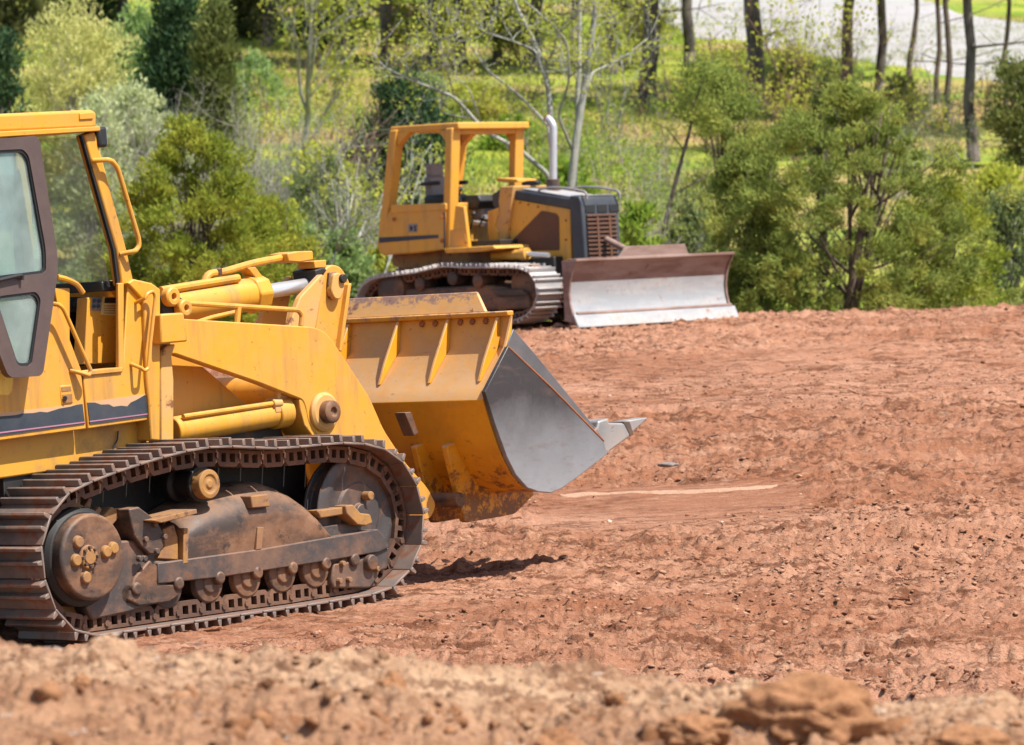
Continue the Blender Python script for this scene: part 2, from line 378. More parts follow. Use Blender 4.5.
        side('rear_guard_plate', [(135,577),(150,560),(158,566),(160,584),(180,585),(181,594),(170,602),(140,606),(128,600)], 1.11, 1.0, 'casing', T, .01)
        side('pivot_cover', Z7((190,190),(240,180),(300,225),(335,260),(365,320),(360,380),(330,412),(290,410),(250,370),(215,320)), 1.13, .95, 'casing', T, .01)
        if near:
            for q in Z7((313,265),(268,338),(322,395),(360,325),(240,432),(262,432)):
                rot_part('bolt', [(1.12,.022),(1.15,.018)], LP.xz(*q,-1.13), 'undercarriage', sg, T, 8, .003)
        side('step', Z7((298,245),(520,190),(524,212),(350,258)), 1.20, .98, 'ochre', T, .004)
        side('yellow_lug', Z7((55,238),(108,178),(160,212),(108,275)), 1.02, .9, 'ochre', T)
        side('front_guard', Z8((530,575),(640,560),(755,500),(790,500),(780,600),(745,610),(735,640),(700,690),(530,690),(520,650)), 1.10, .93, 'undercarriage', T, .012)
        if near:
            rot_part('guard_boss', [(1.09,.055),(1.14,.05),(1.145,.03)], LP.xz(*Z8((708,570))[0], -1.13), 'casing', sg, T, 20)
            for q in Z8((575,575),(605,650),(560,655),(735,600)):
                rot_part('bolt', [(1.09,.022),(1.13,.018)], LP.xz(*q,-1.12), 'ochre', sg, T, 8, .003)
        side('idler_yoke', Z8((450,328),(585,310),(590,345),(470,365)), 1.10, 1.0, 'ochre', T)
        side('idler_bracket', Z8((585,305),(620,300),(655,340),(700,345),(712,385),(680,400),(640,395),(590,345)), 1.13, 1.02, 'ochre', T)
        MB().cyl((1.36, y(1.03), .66), (1.36, y(1.10), .66), .03).build('grease_fitting', M['ochre'], T)
        MB().box(-1.45,1.2, min(y(.5),y(.68)), max(y(.5),y(.68)), .5,1.0).build('inner_frame', M['dark'], T)
    # ---- hull
    MB().plate([(-2.5,.62),(-1.7,.50),(1.15,.50),(1.3,.75),(1.15,1.15),(-.2,1.2),(-2.5,1.1)], -.52,.52).build('belly', M['undercarriage'], T, .02)
    MB().plate([(-2.55,.96),(-.15,1.03),(-.15,1.32),(-2.55,1.24)], -.70,.70).build('lower_hull', M['yellow_hull'], T, .012)
    MB().plate(round2([(-3.1,.98),(-2.52,.9),(-2.52,2.3),(-3.0,2.25),(-3.12,1.9)], .06), -.78,.78).build('rear_counterweight', M['yellow'], T, .02)
    MB().box(-2.52,-1.95,-.74,.74,1.25,2.3).build('engine_cover', M['yellow'], T, .03)
    for sg in (-1, 1):
        a, b = sg*.80, sg*.755
        op = PO([(56,302),(82.5,371),(123,367)], -.8)
        MB().plate([(-2.5,1.195), X(86.5,429,-.8), X(81.5,370,-.8), op[0], (-1.12,2.06), (-2.5,2.06)], a, b).build('side_panel', M['yellow'], T, .008)
        MB().plate([X(88,429,-.8), X(150,420,-.8), X(146.5,376,-.8), X(143,300,-.8), X(128,283,-.8), op[2], X(83.2,370.5,-.8)], a, b).build('side_panel', M['yellow'], T, .008)
    # door opening sill and jamb
    plate('door_sill', [(82,371),(123,367),(123,372),(84,376)], -.815, -.70, 'yellow')
    plate('door_jamb', [(118.5,283),(124,283),(124,370),(118.5,371)], -.812, -.785, 'yellow')
    # stripes, the faded band behind them and the recessed latch
    st0 = MB().plate(PO(Z6((-400,235),(0,188),(340,150),(468,134),(472,158),(482,252),(0,322),(-400,378)), -.803), -.803,-.799).build('faded_band', M['tan'], T, 0)
    st1 = MB().plate(PO(Z6((-400,258),(0,207),(90,200),(130,190),(190,188),(230,180),(270,184),(340,162),(400,152),(440,140),(470,136),(484,250),(0,318),(-400,374)), -.806), -.806,-.802).build('stripe', M['navy'], T, 0)
    MB().plate(PO(Z6((-400,346),(0,296),(484,236),(485,243),(0,304),(-400,354)), -.808), -.808,-.805).build('stripe_line', M['pink'], st1, 0)
    MB().plate(PO(Z6((496,128),(830,80),(842,200),(512,246)), -.803), -.803,-.799).build('faded_band', M['tan'], T, 0)
    st2 = MB().plate(PO(Z6((499,128),(540,128),(575,140),(620,138),(645,152),(690,146),(725,150),(745,128),(780,112),(828,84),(843,207),(512,252)), -.806), -.806,-.802).build('stripe', M['navy'], T, 0)
    MB().plate(PO(Z6((510,233),(841,190),(842,196),(511,240)), -.808), -.808,-.805).build('stripe_line', M['pink'], st2, 0)
    lt = plate('latch', Z6((342,32),(408,26),(412,64),(418,130),(352,142)), -.806, -.79, 'yellow')
    plate('latch_recess', Z6((350,42),(402,36),(406,60),(352,66)), -.809, -.80, 'ochre', lt, 0)
    plate('latch_recess', Z6((356,84),(410,78),(412,126),(360,132)), -.809, -.80, 'ochre', lt, 0)
    MB().cyl(LP.at(*Z6((370,104))[0], -.806), LP.at(*Z6((370,104))[0], -.822), .014).build('latch_pin', M['dark'], lt, 0)
    MB().tube(PT(Z6((672,290),(668,340),(640,400),(600,450)), -.715), .006, 6).build('hose', M['black'], T, 0)
    # tower that carries the arms
    for sg in (-1, 1):
        a, b = sg*.825, sg*.60
        MB().plate(PO([(128,283),(134,279),(152,283),(160.5,289),(160.5,441),(151,440),(149,400),(146.5,376),(143.5,300)], -.825), a, b).build('arm_tower', M['yellow'], T, .01)
        MB().plate(PO([(161,352),(168,345),(176,344),(172,356),(174,380),(174,441),(161,441)], -.80), sg*.80, sg*.58).build('tower_front_plate', M['yellow_dusty'], T, .01)
    rails = [('tower_rail', Z2((672,290),(682,250),(712,238),(724,262),(700,480),(690,600),(668,610),(650,575)), -.88, .012),
             ('door_rail', Z2((250,288),(292,312),(424,612),(412,632),(368,604)), -.88, .014),
             ('cab_rail', Z1((462,326),(515,324),(548,362),(645,690),(648,725),(632,748),(590,762)), -.86, .016)]
    for nm, q, Y, r in rails:
        P = arc(PT(q, Y), .05)
        P[0] = Vector((P[0].x, -.80, P[0].z)); P[-1] = Vector((P[-1].x, -.80, P[-1].z))
        MB().tube(P, r, 10).build(nm, M['yellow'], T, 0)
    bx = plate('arm_cover_box', [(161,314),(184,312.5),(188,341.5),(161,344)], -.90, -.76, 'yellow', T, .012)
    for q, r in ((Z3((82,265))[0], .062), (Z3((140,318))[0], .058)):
        MB().rings([(0,r),(.05,r),(.06,r*.8),(.06,r*.35),(.02,r*.3)], LP.at(*q, -.70), (0,-1,0), 22).build('pivot_boss', M['yellow'], T, .004)
    MB().plate(PO(Z3((60,270),(110,240),(150,270),(172,300),(165,345),(60,345)), -.70), -.70, -.62).build('pivot_pin', M['dark'], T, .01)
    # ---- cab
    roof = PO([(93,109.5),(97,113),(97,128)], -.82)
    rf = MB().plate(round2([(-2.15,3.06),(-2.15,3.17)] + [roof[0], roof[1], roof[2]], .03), -.82,.82).build('roof', M['yellow'], T, .02, 3)
    MB().plate([(-2.17,3.02),(roof[2][0]+.01,3.075),(roof[2][0]+.01,3.105),(-2.17,3.06)], -.84,.84).build('roof_lip', M['yellow'], rf, .006)
    plate('roof_bracket', Z1((372,108),(436,104),(436,134),(372,138)), -.83, -.80, 'yellow', rf, .004)
    for yy in (-.77, .70):
        lmp = MB().box(-.63,-.55, yy-.05, yy+.05, 2.975, 3.105).build('work_lamp', M['black'], T, .02, 3)
        MB().box(-.552,-.545, yy-.04, yy+.04, 2.99, 3.09).build('lamp_lens', M['glass'], lmp, .003)
    pil = PO([(84.5,135),(95,131),(127,250),(134,282),(122,286),(117,250)], -.80)
    for sg in (-1, 1):
        MB().plate(pil, sg*.80, sg*.715).build('cab_pillar', M['yellow'], T, .012)
        gx = [(pil[0][0]-.006, pil[0][1]), (pil[0][0]-.018, pil[0][1]), (pil[5][0]-.02, pil[5][1]), (pil[4][0]-.02, pil[4][1]-.05), (pil[4][0]-.005, pil[4][1]-.05), (pil[5][0]-.006, pil[5][1])]
        MB().plate(gx, sg*.79, sg*.765).build('window_seal', M['black'], T, 0)
        MB().box(-1.30,-1.20, min(sg*.80,sg*.72), max(sg*.80,sg*.72), 2.06, 3.06).build('cab_pillar', M['yellow'], T, .012)
        MB().box(-2.1,-2.0, min(sg*.80,sg*.72), max(sg*.80,sg*.72), 2.06, 3.04).build('cab_pillar', M['yellow'], T, .012)
        MB().box(-2.0,-1.3, min(sg*.775,sg*.765), max(sg*.775,sg*.765), 2.06, 3.04).build('side_window', M['glass'], T, 0)
    MB().plate([(pil[0][0]+.02,pil[0][1]), (pil[0][0]+.028,pil[0][1]), (pil[4][0]-.02,pil[4][1]), (pil[4][0]-.03,pil[4][1])], -.715,.715).build('windshield', M['glass'], T, 0)
    MB().plate([(-1.2,2.12),(pil[4][0]-.06,2.12),(pil[0][0]-.03,3.03),(-1.2,3.03)], .765,.772).build('side_window', M['glass'], T, 0)
    MB().box(-2.03,-2.02,-.72,.72,2.06,3.04).build('rear_window', M['glass'], T, 0)
    # cab inside
    MB().plate([(-.32,1.58),(-.22,1.58),(-.22,2.07),(-.32,2.10)], -.70,.755).build('front_wall', M['yellow'], T, .006)
    MB().box(-1.95,-.5,-.70,.75,1.56,1.60).build('cab_floor', M['grey'], T, .004)
    MB().box(-1.2,-.52,.70,.75,1.6,2.1).build('far_wall', M['yellow'], T, .004)
    sill = MB().box(-.56,-.44,-.70,.70,2.085,2.15).build('window_sill', M['black'], T, .01)
    con = plate('console', [(88,297.5),(119.5,297),(119.5,363),(84,364)], -.60, -.50, 'yellow', T, .006)
    lb = plate('warning_label', Z2((480,264),(556,266),(552,352),(470,348)), -.603, -.60, 'cream', con, 0)
    plate('label_header', Z2((489,268),(556,269),(555,294),(486,293)), -.605, -.602, 'black', lb, 0)
    for k in range(4):
        z = 305 + k*11; plate('label_line', Z2((484,z),(548-6*(k % 2),z+1),(547-6*(k % 2),z+4),(484,z+3)), -.605, -.602, 'ochre', lb, 0)
    sw = plate('switch_plate', Z2((430,265),(476,266),(470,330),(424,328)), -.604, -.60, 'grey', con, .002)
    for q in Z2((440,282),(462,282),(438,308),(459,308)):
        MB().cyl(LP.at(*q, -.603), LP.at(*q, -.618), .012, n=10).build('switch', M['black'], sw, 0)
    gp = plate('gauge_panel', [(70,297),(91,297),(90,312),(70,312)], -.42, -.36, 'black', T, .006)
    for q in ((75,304),(82,304)):
        MB().rings([(0,.022),(.012,.022),(.014,.016)], LP.at(*q, -.42), (0,-1,0), 14).build('gauge', M['navy'], gp, 0)
    plate('dash_box', [(69,312),(88,312),(85,366),(69,366)], -.36, -.30, 'dark', T, .006)
    MB().rings([(0,.028),(.03,.045),(.07,.045),(.10,.02)], LP.at(80,340,-.42), (0,0,1), 14).build('lever_knob', M['casing'], T, .01)
    MB().tube(arc(PT(((57,277),(66,279),(77,284),(83,293)), -.62), .06), .018, 8).build('arm_rest_rail', M['yellow'], T, 0)
    plate('seat_side', [(55,288),(70,288),(70,345),(60,320)], -.60, -.55, 'yellow', T)
    MB().box(-1.75,-1.25,-.3,.3,1.75,1.9).build('seat', M['grey'], T, .04)
    MB().plate([(-1.78,1.9),(-1.66,1.9),(-1.74,2.5),(-1.86,2.5)], -.27,.27).build('seat_back', M['grey'], T, .04)
    # open door
    Y = -.96
    outer = [(-44,142),(39,135.5),(57,250),(58,261),(57.5,275),(43.5,372),(40,376),(9,378),(-2,350),(-44,250)]
    up = [(-34,152),(23,149),(29,156),(46,250),(46,270),(44,273),(0,278.5),(-34,282)]
    lo = [(-3,301),(0,296),(36,291.5),(41,299),(32,363),(29,366),(20,366),(17,363)]
    dr = MB().plate(round2(PO(outer, Y), .05), Y, Y+.05, [round2(PO(up, Y), .05), round2(PO(lo, Y), .04)]).build('door', M['door'], T, .014, 3)
    seal = MB()
    for h in (up, lo):
        p = round2(PO(h, Y), .05); c = Vector((sum(a for a, b in p)/len(p), sum(b for a, b in p)/len(p)))
        inn = [tuple(c + (Vector(q)-c)*(1 - .018/max(.05, (Vector(q)-c).length))) for q in p]
        MB().plate(p, Y+.008, Y+.044, [inn]).build('door_seal', M['black'], dr, 0)
    MB().plate(round2(PO(up, Y), .05), Y+.022, Y+.030).build('door_window', M['door_glass'], dr, 0)
    MB().plate(round2(PO(lo, Y), .04), Y+.022, Y+.030).build('door_window', M['door_glass'], dr, 0)
    MB().tube(arc(PT(Z2((-40,192),(0,186),(85,166),(104,164),(104,186)), Y-.02), .02), .012, 8).build('door_handle', M['black'], dr, 0)
    # ---- lift arms
    armp = [(158,319),(172,317.5),(187,319),(300,326),(315,327),(327,333),(339,350),(370,398),(384,430),(405,462),(428,488),(437,505),(430,520),(412,520),(398,500),(372,470),(352,450),(322,442),(309,424),(306,408),(303,400),(260,383),(173,353),(165,358),(158,350)]
    for sg in (-1, 1):
        a, b = sg*.75, sg*.67
        ar = MB().plate(round2(PO(armp, -.75), .05), a, b).build('lift_arm', M['yellow'], T, .008)
        MB().plate(PO([(300,399),(306,401),(312,420),(324,438),(316,440),(305,425),(301,410)], -.75), sg*.745, sg*.5).build('arm_flange', M['yellow'], ar, .006)
        rm = MB().rings([(0,.13),(.02,.13),(.035,.11),(.035,.075)], LP.at(323,412,-.75) if sg < 0 else Vector((LP.xz(323,412,-.75)[0], .75, LP.xz(323,412,-.75)[1])), (0,sg,0), 26).build('pin_boss', M['yellow_dusty'], ar, .004)
        c = LP.xz(323,412,-.75)
        MB().rings([(.55,.075),(.84,.075),(.85,.06),(.85,.03),(.83,.025)], (c[0],0,c[1]), (0,sg,0), 22).build('pivot_pin', M['casing'], ar, .004)
        # lift cylinder inside the arm
        yc = sg*.63; p0 = LP.xz(171,431,-.63); p1 = LP.xz(283,412,-.63); e = LP.xz(298,410,-.63); g = LP.xz(318,411,-.63)
        cy = MB().cyl((p0[0],yc,p0[1]), (p1[0],yc,p1[1]), .088, n=32).build('lift_cylinder', M['yellow'], T, .008)
        d = (Vector(p1)-Vector(p0)).normalized(); q = Vector(p1) - d*.11
        MB().cyl((q.x,yc,q.y), (p1[0]+d.x*.02,yc,p1[1]+d.y*.02), .104, n=32).build('cylinder_head', M['yellow'], cy, .01)
        MB().cyl((p1[0],yc,p1[1]), (e[0]+.1,yc,e[1]), .05).build('cylinder_rod', M['chrome'], cy, 0)
        MB().cyl((e[0],yc,e[1]), (g[0],yc,g[1]), .065, n=20).build('rod_end', M['casing'], cy, .008)
        t0 = LP.xz(172,417,-.6); t1 = LP.xz(262,404,-.6)
        MB().tube([(t0[0],sg*.70,t0[1]), (t1[0],sg*.70,t1[1])], .017, 10).build('hydraulic_tube', M['yellow'], cy, 0)
        MB().rings([(0,.03),(.08,.03)], (t1[0]-.01, sg*.70, t1[1]), (1,0,0), 12).add([], []).box(t1[0],t1[0]+.07,yc-.09,yc-.03,t1[1]-.06,t1[1]+.01).build('tube_clamp', M['yellow_dusty'], cy, .006)
        MB().cyl((t1[0]+.05,sg*.7,t1[1]+.02), (t1[0]+.05,sg*.7,t1[1]+.09), .012, .03, 10).build('tube_fitting', M['yellow_dusty'], cy, .002)
        # tower web between frame and arm
        MB().plate(PO([(150,300),(200,364),(246,404),(262,424),(262,470),(150,470)], -.5), sg*.5, sg*.45).build('frame_web', M['yellow'], T, .006)
    MB().plate([(.0,.75),(1.0,.8),(1.1,1.0),(.9,1.2),(.1,1.9),(-.1,1.9)], -.42,.42).build('front_frame', M['yellow'], T, .01)
    MB().tube([(1.52,-.7,1.35),(1.52,.7,1.35)], .11, 20).build('arm_cross_tube', M['yellow'], T, .004)
    # rails over the arms
    MB().tube(arc(PT(Z3((170,294),(400,308),(690,326),(708,350),(702,400)), -.6), .05), .017, 8).build('hose_guard_rail', M['yellow'], T, 0)
    MB().tube(PT(Z3((412,312),(404,395)), -.6), .02, 8).build('guard_post', M['yellow'], T, 0)
    MB().tube(PT(Z3((180,395),(290,360),(400,335)), -.45), .015, 8).build('hydraulic_tube', M['yellow'], T, 0)
    # ---- tilt cylinder on the centre line
    a = LP.at(170,307.5,0); b = LP.at(262,292.5,0); c = LP.at(319,283,0); d = (b-a).normalized()
    tc = MB().cyl(a, b, .112, n=36).build('tilt_cylinder', M['yellow'], T, .01)
    MB().rings([(0,.13),(.13,.13)], b-d*.14, d, 8).build('cylinder_head', M['yellow'], tc, .012)
    MB().cyl(b-d*.02, c, .05, n=24).build('cylinder_rod', M['chrome'], tc, 0)
    MB().tube(arc(PT(Z3((232,285),(264,156),(330,152),(480,108),(650,76)), -.02), .06), .026, 10).build('hydraulic_tube', M['yellow'], tc, 0)
    MB().tube(PT(Z3((50,236),(240,205),(410,178)), -.06), .028, 10).build('hydraulic_tube', M['yellow'], tc, 0)
    MB().plate(PO(Z3((640,62),(690,52),(758,50),(762,92),(700,104),(645,100)), -.09), -.09, .09).build('tube_block', M['yellow'], tc, .008)
    MB().plate(PO(Z3((455,130),(492,125),(552,205),(548,222),(520,210)), -.05), -.05, .05).build('tube_bracket', M['yellow'], tc, .006)
    MB().plate(PO(Z3((320,135),(336,130),(338,160),(322,165)), -.05), -.05,.03).build('tube_clamp', M['casing'], tc, .004)
    # tilt lever, its link and pin
    lev = [(285,330),(300,296),(313,280),(320,274),(325,262),(331,259),(340,266),(351,281),(351,300),(341,350),(352,400),(330,420),(300,380)]
    lv = MB().plate(round2(PO(Z3((640,420),(700,265),(770,190),(800,158),(815,170),(790,300),(770,420)), -.17), .03), -.17,-.12).plate(round2(PO(Z3((640,420),(700,265),(770,190),(800,158),(815,170),(790,300),(770,420)), -.17), .03), .12,.17).build('tilt_lever', M['yellow_dusty'], T, .008)
    le = MB()
    le.plate(round2(PO(Z3((760,500),(790,300),(805,190),(815,130),(850,112),(890,125),(915,165),(935,205),(930,300),(885,520),(880,700),(720,700)), -.10), .05), -.10,.10)
    le.build('lever_body', M['yellow'], lv, .012, 3)
    plate('lever_flange', Z3((925,205),(940,200),(895,520),(880,515)), -.14, .14, 'yellow', lv, .006)
    lk = plate('lever_link', Z3((858,155),(885,150),(908,185),(905,240),(885,280),(860,275),(845,240)), -.155, -.10, 'yellow_dusty', lv, .01, .03)
    plate('link_gap', Z3((838,150),(872,148),(858,200),(850,260),(862,280),(840,270),(832,210)), -.125, -.09, 'casing', lv, .008)
    MB().rings([(0,.03),(.03,.03)], LP.at(*Z3((890,180))[0], -.150), (0,-1,0), 14).build('link_pin', M['dark'], lk, .004)
    plate('lever_knuckle', Z3((768,140),(805,128),(828,138),(800,165),(785,205),(772,215),(775,175)), -.11, .11, 'dark', lv, .01)
    plate('lever_cap', Z3((765,98),(820,92),(822,128),(768,132)), -.10, .06, 'yellow', lv, .006)
    # ---- bucket
    bk_in = (LP.xz(455,321.5,-.65), LP.xz(453.5,352,-.65), LP.xz(431.7,392.4,-.65))
    P0 = Vector(X(511,315,-1.2)); P1 = P0 + (Vector(bk_in[1])-Vector(bk_in[0])); P2 = P1 + (Vector(bk_in[2])-Vector(bk_in[1]))
    low = [Vector(X(*q, -1.2)) for q in ((484,400),(491,424),(497,444),(503,457),(512,475),(523,487),(535,491),(547,492),(558,487),(569,479),(604,453))]
    back = [P0, P1, P2] + low
    inner = []
    for i, p in enumerate(back):
        t = (back[min(i+1, len(back)-1)] - back[max(i-1, 0)]).normalized(); inner.append(p + Vector((-t.y, t.x))*.03)
    prof = [tuple(p) for p in back] + [tuple(p) for p in reversed(inner)]
    bk = MB().plate(prof, -1.19, 1.19).build('bucket', M['yellow_bucket'], T, .006)
    MB().plate([tuple(P0+Vector((-.035,-.005))), tuple(P0+Vector((.03,-.005))), tuple(P0+Vector((.03,.03))), tuple(P0+Vector((-.035,.03)))], -1.2,1.2).build('bucket_lip', M['lip'], bk, .008)
    sgd = [P0+Vector((.0,.03)), P0+Vector((.02,.03)), P0+Vector((.09,.155)), P0+Vector((.07,.16))]
    y0, y1 = -1.0, 1.0
    g = MB(); n = 4
    q = [P0+Vector((-.01,.03)), P0+Vector((.02,.03)), P0+Vector((.085,.165)), P0+Vector((.06,.17))]
    ends = [(-.98,-.98,-.85,-.85), (.98,.98,.85,.85)]
    g.add([(q[i].x, ends[0][i], q[i].y) for i in range(4)] + [(q[i].x, ends[1][i], q[i].y) for i in range(4)], [(0,1,2,3),(7,6,5,4),(0,4,5,1),(1,5,6,2),(2,6,7,3),(3,7,4,0)])
    g.build('spill_guard', M['guard'], bk, .006)
    for yy in (-1.10,-.65,-.19,.28,.74,1.10):
        rt = [P0 + Vector((-.03,-.01)), P1.lerp(P2, .42) + Vector((-.055,.03)), P1.lerp(P2, .88) + Vector((-.012,.004)), P1.lerp(P2, .85), P1, P0]
        rib = MB().plate([tuple(p) for p in rt], yy-.011, yy+.011).build('bucket_rib', M['yellow_bucket'], bk, .004)
    for i, (t, yy) in enumerate(((.12,-.52),(.12,-.40),(.12,-.75),(.12,-.86),(.12,-.98))):
        p = P0.lerp(P1, t+.05); MB().cyl((p.x, yy, p.y), (p.x-.012, yy, p.y+.005), .022, n=10).build('bolt_head', M['rust'], bk, 0)
    for sg in (-1, 1):
        sp = PO([(504.5,346),(481,392),(491,424),(503,457),(512,475),(523.5,488),(535,492),(547,493),(558,488.5),(569,481),(604,454),(600,441)], -1.2)
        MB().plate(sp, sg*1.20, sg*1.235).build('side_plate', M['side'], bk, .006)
        MB().plate(PO([(511,329),(532,353),(586,419),(602,440),(600,441),(504.5,346)], -1.2), sg*1.20, sg*1.222).build('side_cutter', M['steel_dark'], bk, .005)
        MB().tube([(p[0], sg*1.232, p[1]) for p in PO([(504.5,347),(548,388),(600,441)], -1.2)], .008, 8).build('weld_seam', M['rust'], bk, 0)
        MB().plate([tuple(P0), X(504,347,-1.2), X(482,391,-1.2), tuple(P2), tuple(P1)], sg*1.19, sg*1.215).build('end_gusset', M['yellow_bucket'], bk, .004)
        hg = [(428,446),(434,470),(441,498),(447,523),(470,519),(497,514),(508,503),(517,494),(500,480),(480,470),(460,455),(445,440)]
        for yo in (.52,.80):
            MB().plate(round2(PO(hg, -.66), .03), sg*(yo-.025), sg*(yo+.025)).build('bucket_hinge', M['yellow_bucket'], bk, .006)
        MB().cyl((X(437,505,-.66)[0], sg*.45, X(437,500,-.66)[1]), (X(437,505,-.66)[0], sg*.88, X(437,500,-.66)[1]), .05, n=18).build('hinge_pin', M['casing'], bk, .006)
    plate('wear_bar', ZA((118,110),(140,108),(165,180),(150,190)), -.70, -.60, 'undercarriage', bk)
    p = X(604,453,-1.2); q = X(560,486,-1.2); d = (Vector(p)-Vector(q)).normalized(); nn = Vector((-d.y, d.x))
    e0 = Vector(p)-d*.22; e1 = Vector(p)+d*.03
    MB().plate([tuple(e0-nn*.012), tuple(e1-nn*.004), tuple(e1+nn*.02), tuple(e0+nn*.045)], -1.21,1.21).build('cutting_edge', M['bright'], bk, .004)
    ad = PO(Z5((680,545),(690,520),(720,505),(725,470),(770,458),(775,478),(868,480),(888,530),(768,620),(735,590)), -1.19)
    tp = PO(Z5((866,470),(968,453),(960,465),(886,532)), -1.19)
    y_ = -1.12
    def tooth():
        t = MB().plate([(a, b) for a, b in ad], -.085, .085).build('tooth', M['bright'], bk, .014, 3)
        tm_ = MB(); tm_.plate(tp, -.06, .06).build('tooth_tip', M['bright'], t, .008)
        MB().plate(PO(Z5((838,474),(868,471),(889,532),(872,542)), -1.19), -.088, .088).build('tooth_band', M['undercarriage'], t, .004)
        MB().plate(PO(Z5((672,548),(690,520),(712,500),(722,520),(700,560),(775,612),(765,628),(720,600)), -1.19), -.10, .10).build('adapter_weld', M['blade_brown'], t, .008)
        return t
    t0 = tooth(); t0.location.y = -1.13
    for yy in (-.78,-.40,0,.40,.78,1.13):
        t = cp(t0, bk); t.location.y = yy
        for ch in t0.children: cp(ch, t)
    return T
LOADER = build_loader()
# ---------------------------------------------------------------- the bulldozer on the crest
def build_dozer():
    R = Matrix.Rotation(math.radians(-3.1), 3, 'Y') @ rot(-44, 0, 0)
    near = Vector(((457-W/2)/F*56.6, 56.6, (YH-287.5)/F*56.6))
    DP = Pose(R, near - R @ Vector((0,-1.2,.5)))
    T = empty('bulldozer', DP.M4())
    tag(T, 'yellow bulldozer with a roll canopy, tall exhaust and wide straight blade, beyond the bucket', 'bulldozer')
    D1 = lambda *p: px(p, 4.6545, 350, 100)
    D2 = lambda *p: px(p, 4.6545, 350, 210)
    D3 = lambda *p: px(p, 3.3864, 540, 110)
    X = DP.xz; PO = DP.poly; PT = DP.pts
    def pl(name, pts, y0, y1, mat, par=T, bevel=.008, r=0, at=None):
        p = PO(pts, y0 if at is None else at)
        if r: p = round2(p, r)
        return MB().plate(p, y0, y1).build(name, M[mat], par, bevel)
    # tracks
    out = PO(D2((30,400),(28,420),(50,470),(100,505),(160,520),(300,520),(500,520),(700,520),(780,510),(835,480),(865,430),(872,370),(855,320),(830,290),(780,270),(640,268),(520,268),(440,262),(390,270),(300,292),(200,305),(120,315),(70,335),(45,365)), -1.2)
    tm = (M['link'], M['shoe_bright'])
    track(T, out, -.93, .54, .19, tm, link_h=.10); track(T, out, .93, .54, .19, tm, link_h=.10, holes=False)
    sc = X(*D2((185,372))[0], -1.1); ic = X(*D2((810,352))[0], -1.05)
    for sg in (-1, 1):
        MB().rings([(.80,.30),(.9,.30),(.93,.28),(1.08,.27),(1.1,.2),(1.12,.1)], (sc[0],0,sc[1]), (0,sg,0), 30).build('sprocket', M['casing'], T)
        MB().rings([(.8,.29),(.85,.30),(1.0,.30),(1.02,.26),(1.0,.22),(1.03,.1)], (ic[0],0,ic[1]), (0,sg,0), 30).build('idler', M['casing'], T)
        a, b = sg*1.05, sg*.78
        MB().plate(PO(D2((225,400),(250,370),(420,360),(640,350),(830,380),(840,460),(600,470),(260,450)), -1.05), a, b).build('track_frame', M['casing'], T, .03)
        MB().plate(PO(D2((660,375),(800,370),(830,395),(680,400)), -1.08), sg*1.09, sg*1.0).build('yoke_guard', M['casing'], T, .01)
        for q in D2((482,318),(330,345),(600,330)):
            c = X(*q, -1.05); MB().rings([(.8,.10),(1.08,.10),(1.1,.06)], (c[0],0,c[1]), (0,sg,0), 18).build('carrier_roller', M['casing'], T)
        for k in range(6):
            rx = sc[0] + .55 + k*(ic[0]-sc[0]-1.0)/5; MB().rings([(.8,.12),(1.05,.12),(1.07,.06)], (rx,0,sc[1]-.28), (0,sg,0), 18).build('track_roller', M['casing'], T)
    zt = X(*D2((440,262))[0], -1.2)[1]
    MB().box(sc[0]-.3, ic[0]+.2, -.62,.62, .35, zt+.05).build('belly', M['dark'], T, .02)
    # hull: fenders with tank panel, floor
    Y = -.92
    hullp = D1((140,640),(130,705),(150,722),(300,714),(440,695),(445,480),(195,492),(160,560))
    tk = pl('fuel_tank', hullp, Y, -.30, 'orange', T, .02)
    pl('fuel_tank', hullp, .30, -Y, 'orange', T, .02, at=Y)
    MB().plate(PO(D1((150,722),(440,695),(445,480),(195,492)), Y), -.31,.31).build('rear_body', M['orange'], T, .02)
    pl('tank_lid', D1((190,492),(195,488),(440,480),(445,484),(445,512),(190,528)), Y-.012, Y+.2, 'orange', tk, .008)
    pl('stripe', D1((133,640),(410,627),(410,642),(135,665)), Y-.006, Y+.004, 'navy', tk, 0)
    nb = pl('number_badge', D1((271,577),(313,575),(313,614),(271,616)), Y-.006, Y+.004, 'grey', tk, 0)
    for q in (((279,586),(284,586),(284,608),(279,608)), ((279,586),(291,590),(291,604),(279,608)), ((298,584),(308,584),(308,590),(302,592),(308,600),(306,610),(297,610),(298,604),(303,604),(302,598),(298,598))):
        pl('badge_letter', D1(*q), Y-.010, Y-.004, 'black', nb, 0)
    for q in D1((205,555),(428,540),(428,655)):
        MB().cyl(DP.at(*q, Y), DP.at(*q, Y-.03), .03, n=12).build('tank_cap', M['rust'], tk, .004)
    pl('tank_door_edge', D1((436,520),(441,520),(441,690),(436,690)), Y-.006, Y+.01, 'navy', tk, 0)
    pl('under_body', D1((195,718),(440,700),(700,700),(700,760),(250,790),(195,770)), -.66, .66, 'ochre', T, .02)
    pl('fender', D1((470,690),(560,684),(700,676),(712,690),(640,705),(480,712)), -1.15, -.40, 'orange', T, .012, at=-1.0)
    pl('fender', D1((470,690),(560,684),(700,676),(712,690),(640,705),(480,712)), .40, 1.15, 'orange', T, .012, at=-1.0)
    pl('step_panel', D1((490,490),(530,496),(553,690),(470,695)), Y, Y+.06, 'orange', T, .01)
    pl('step_patch', D1((465,605),(530,600),(548,682),(462,690)), Y-.008, Y+.01, 'yellow_dusty', T, .004)
    pl('floor', D1((470,660),(700,650),(700,690),(470,700)), -.8, .8, 'dark', T, .01, at=-.8)
    # canopy
    yr = -.80
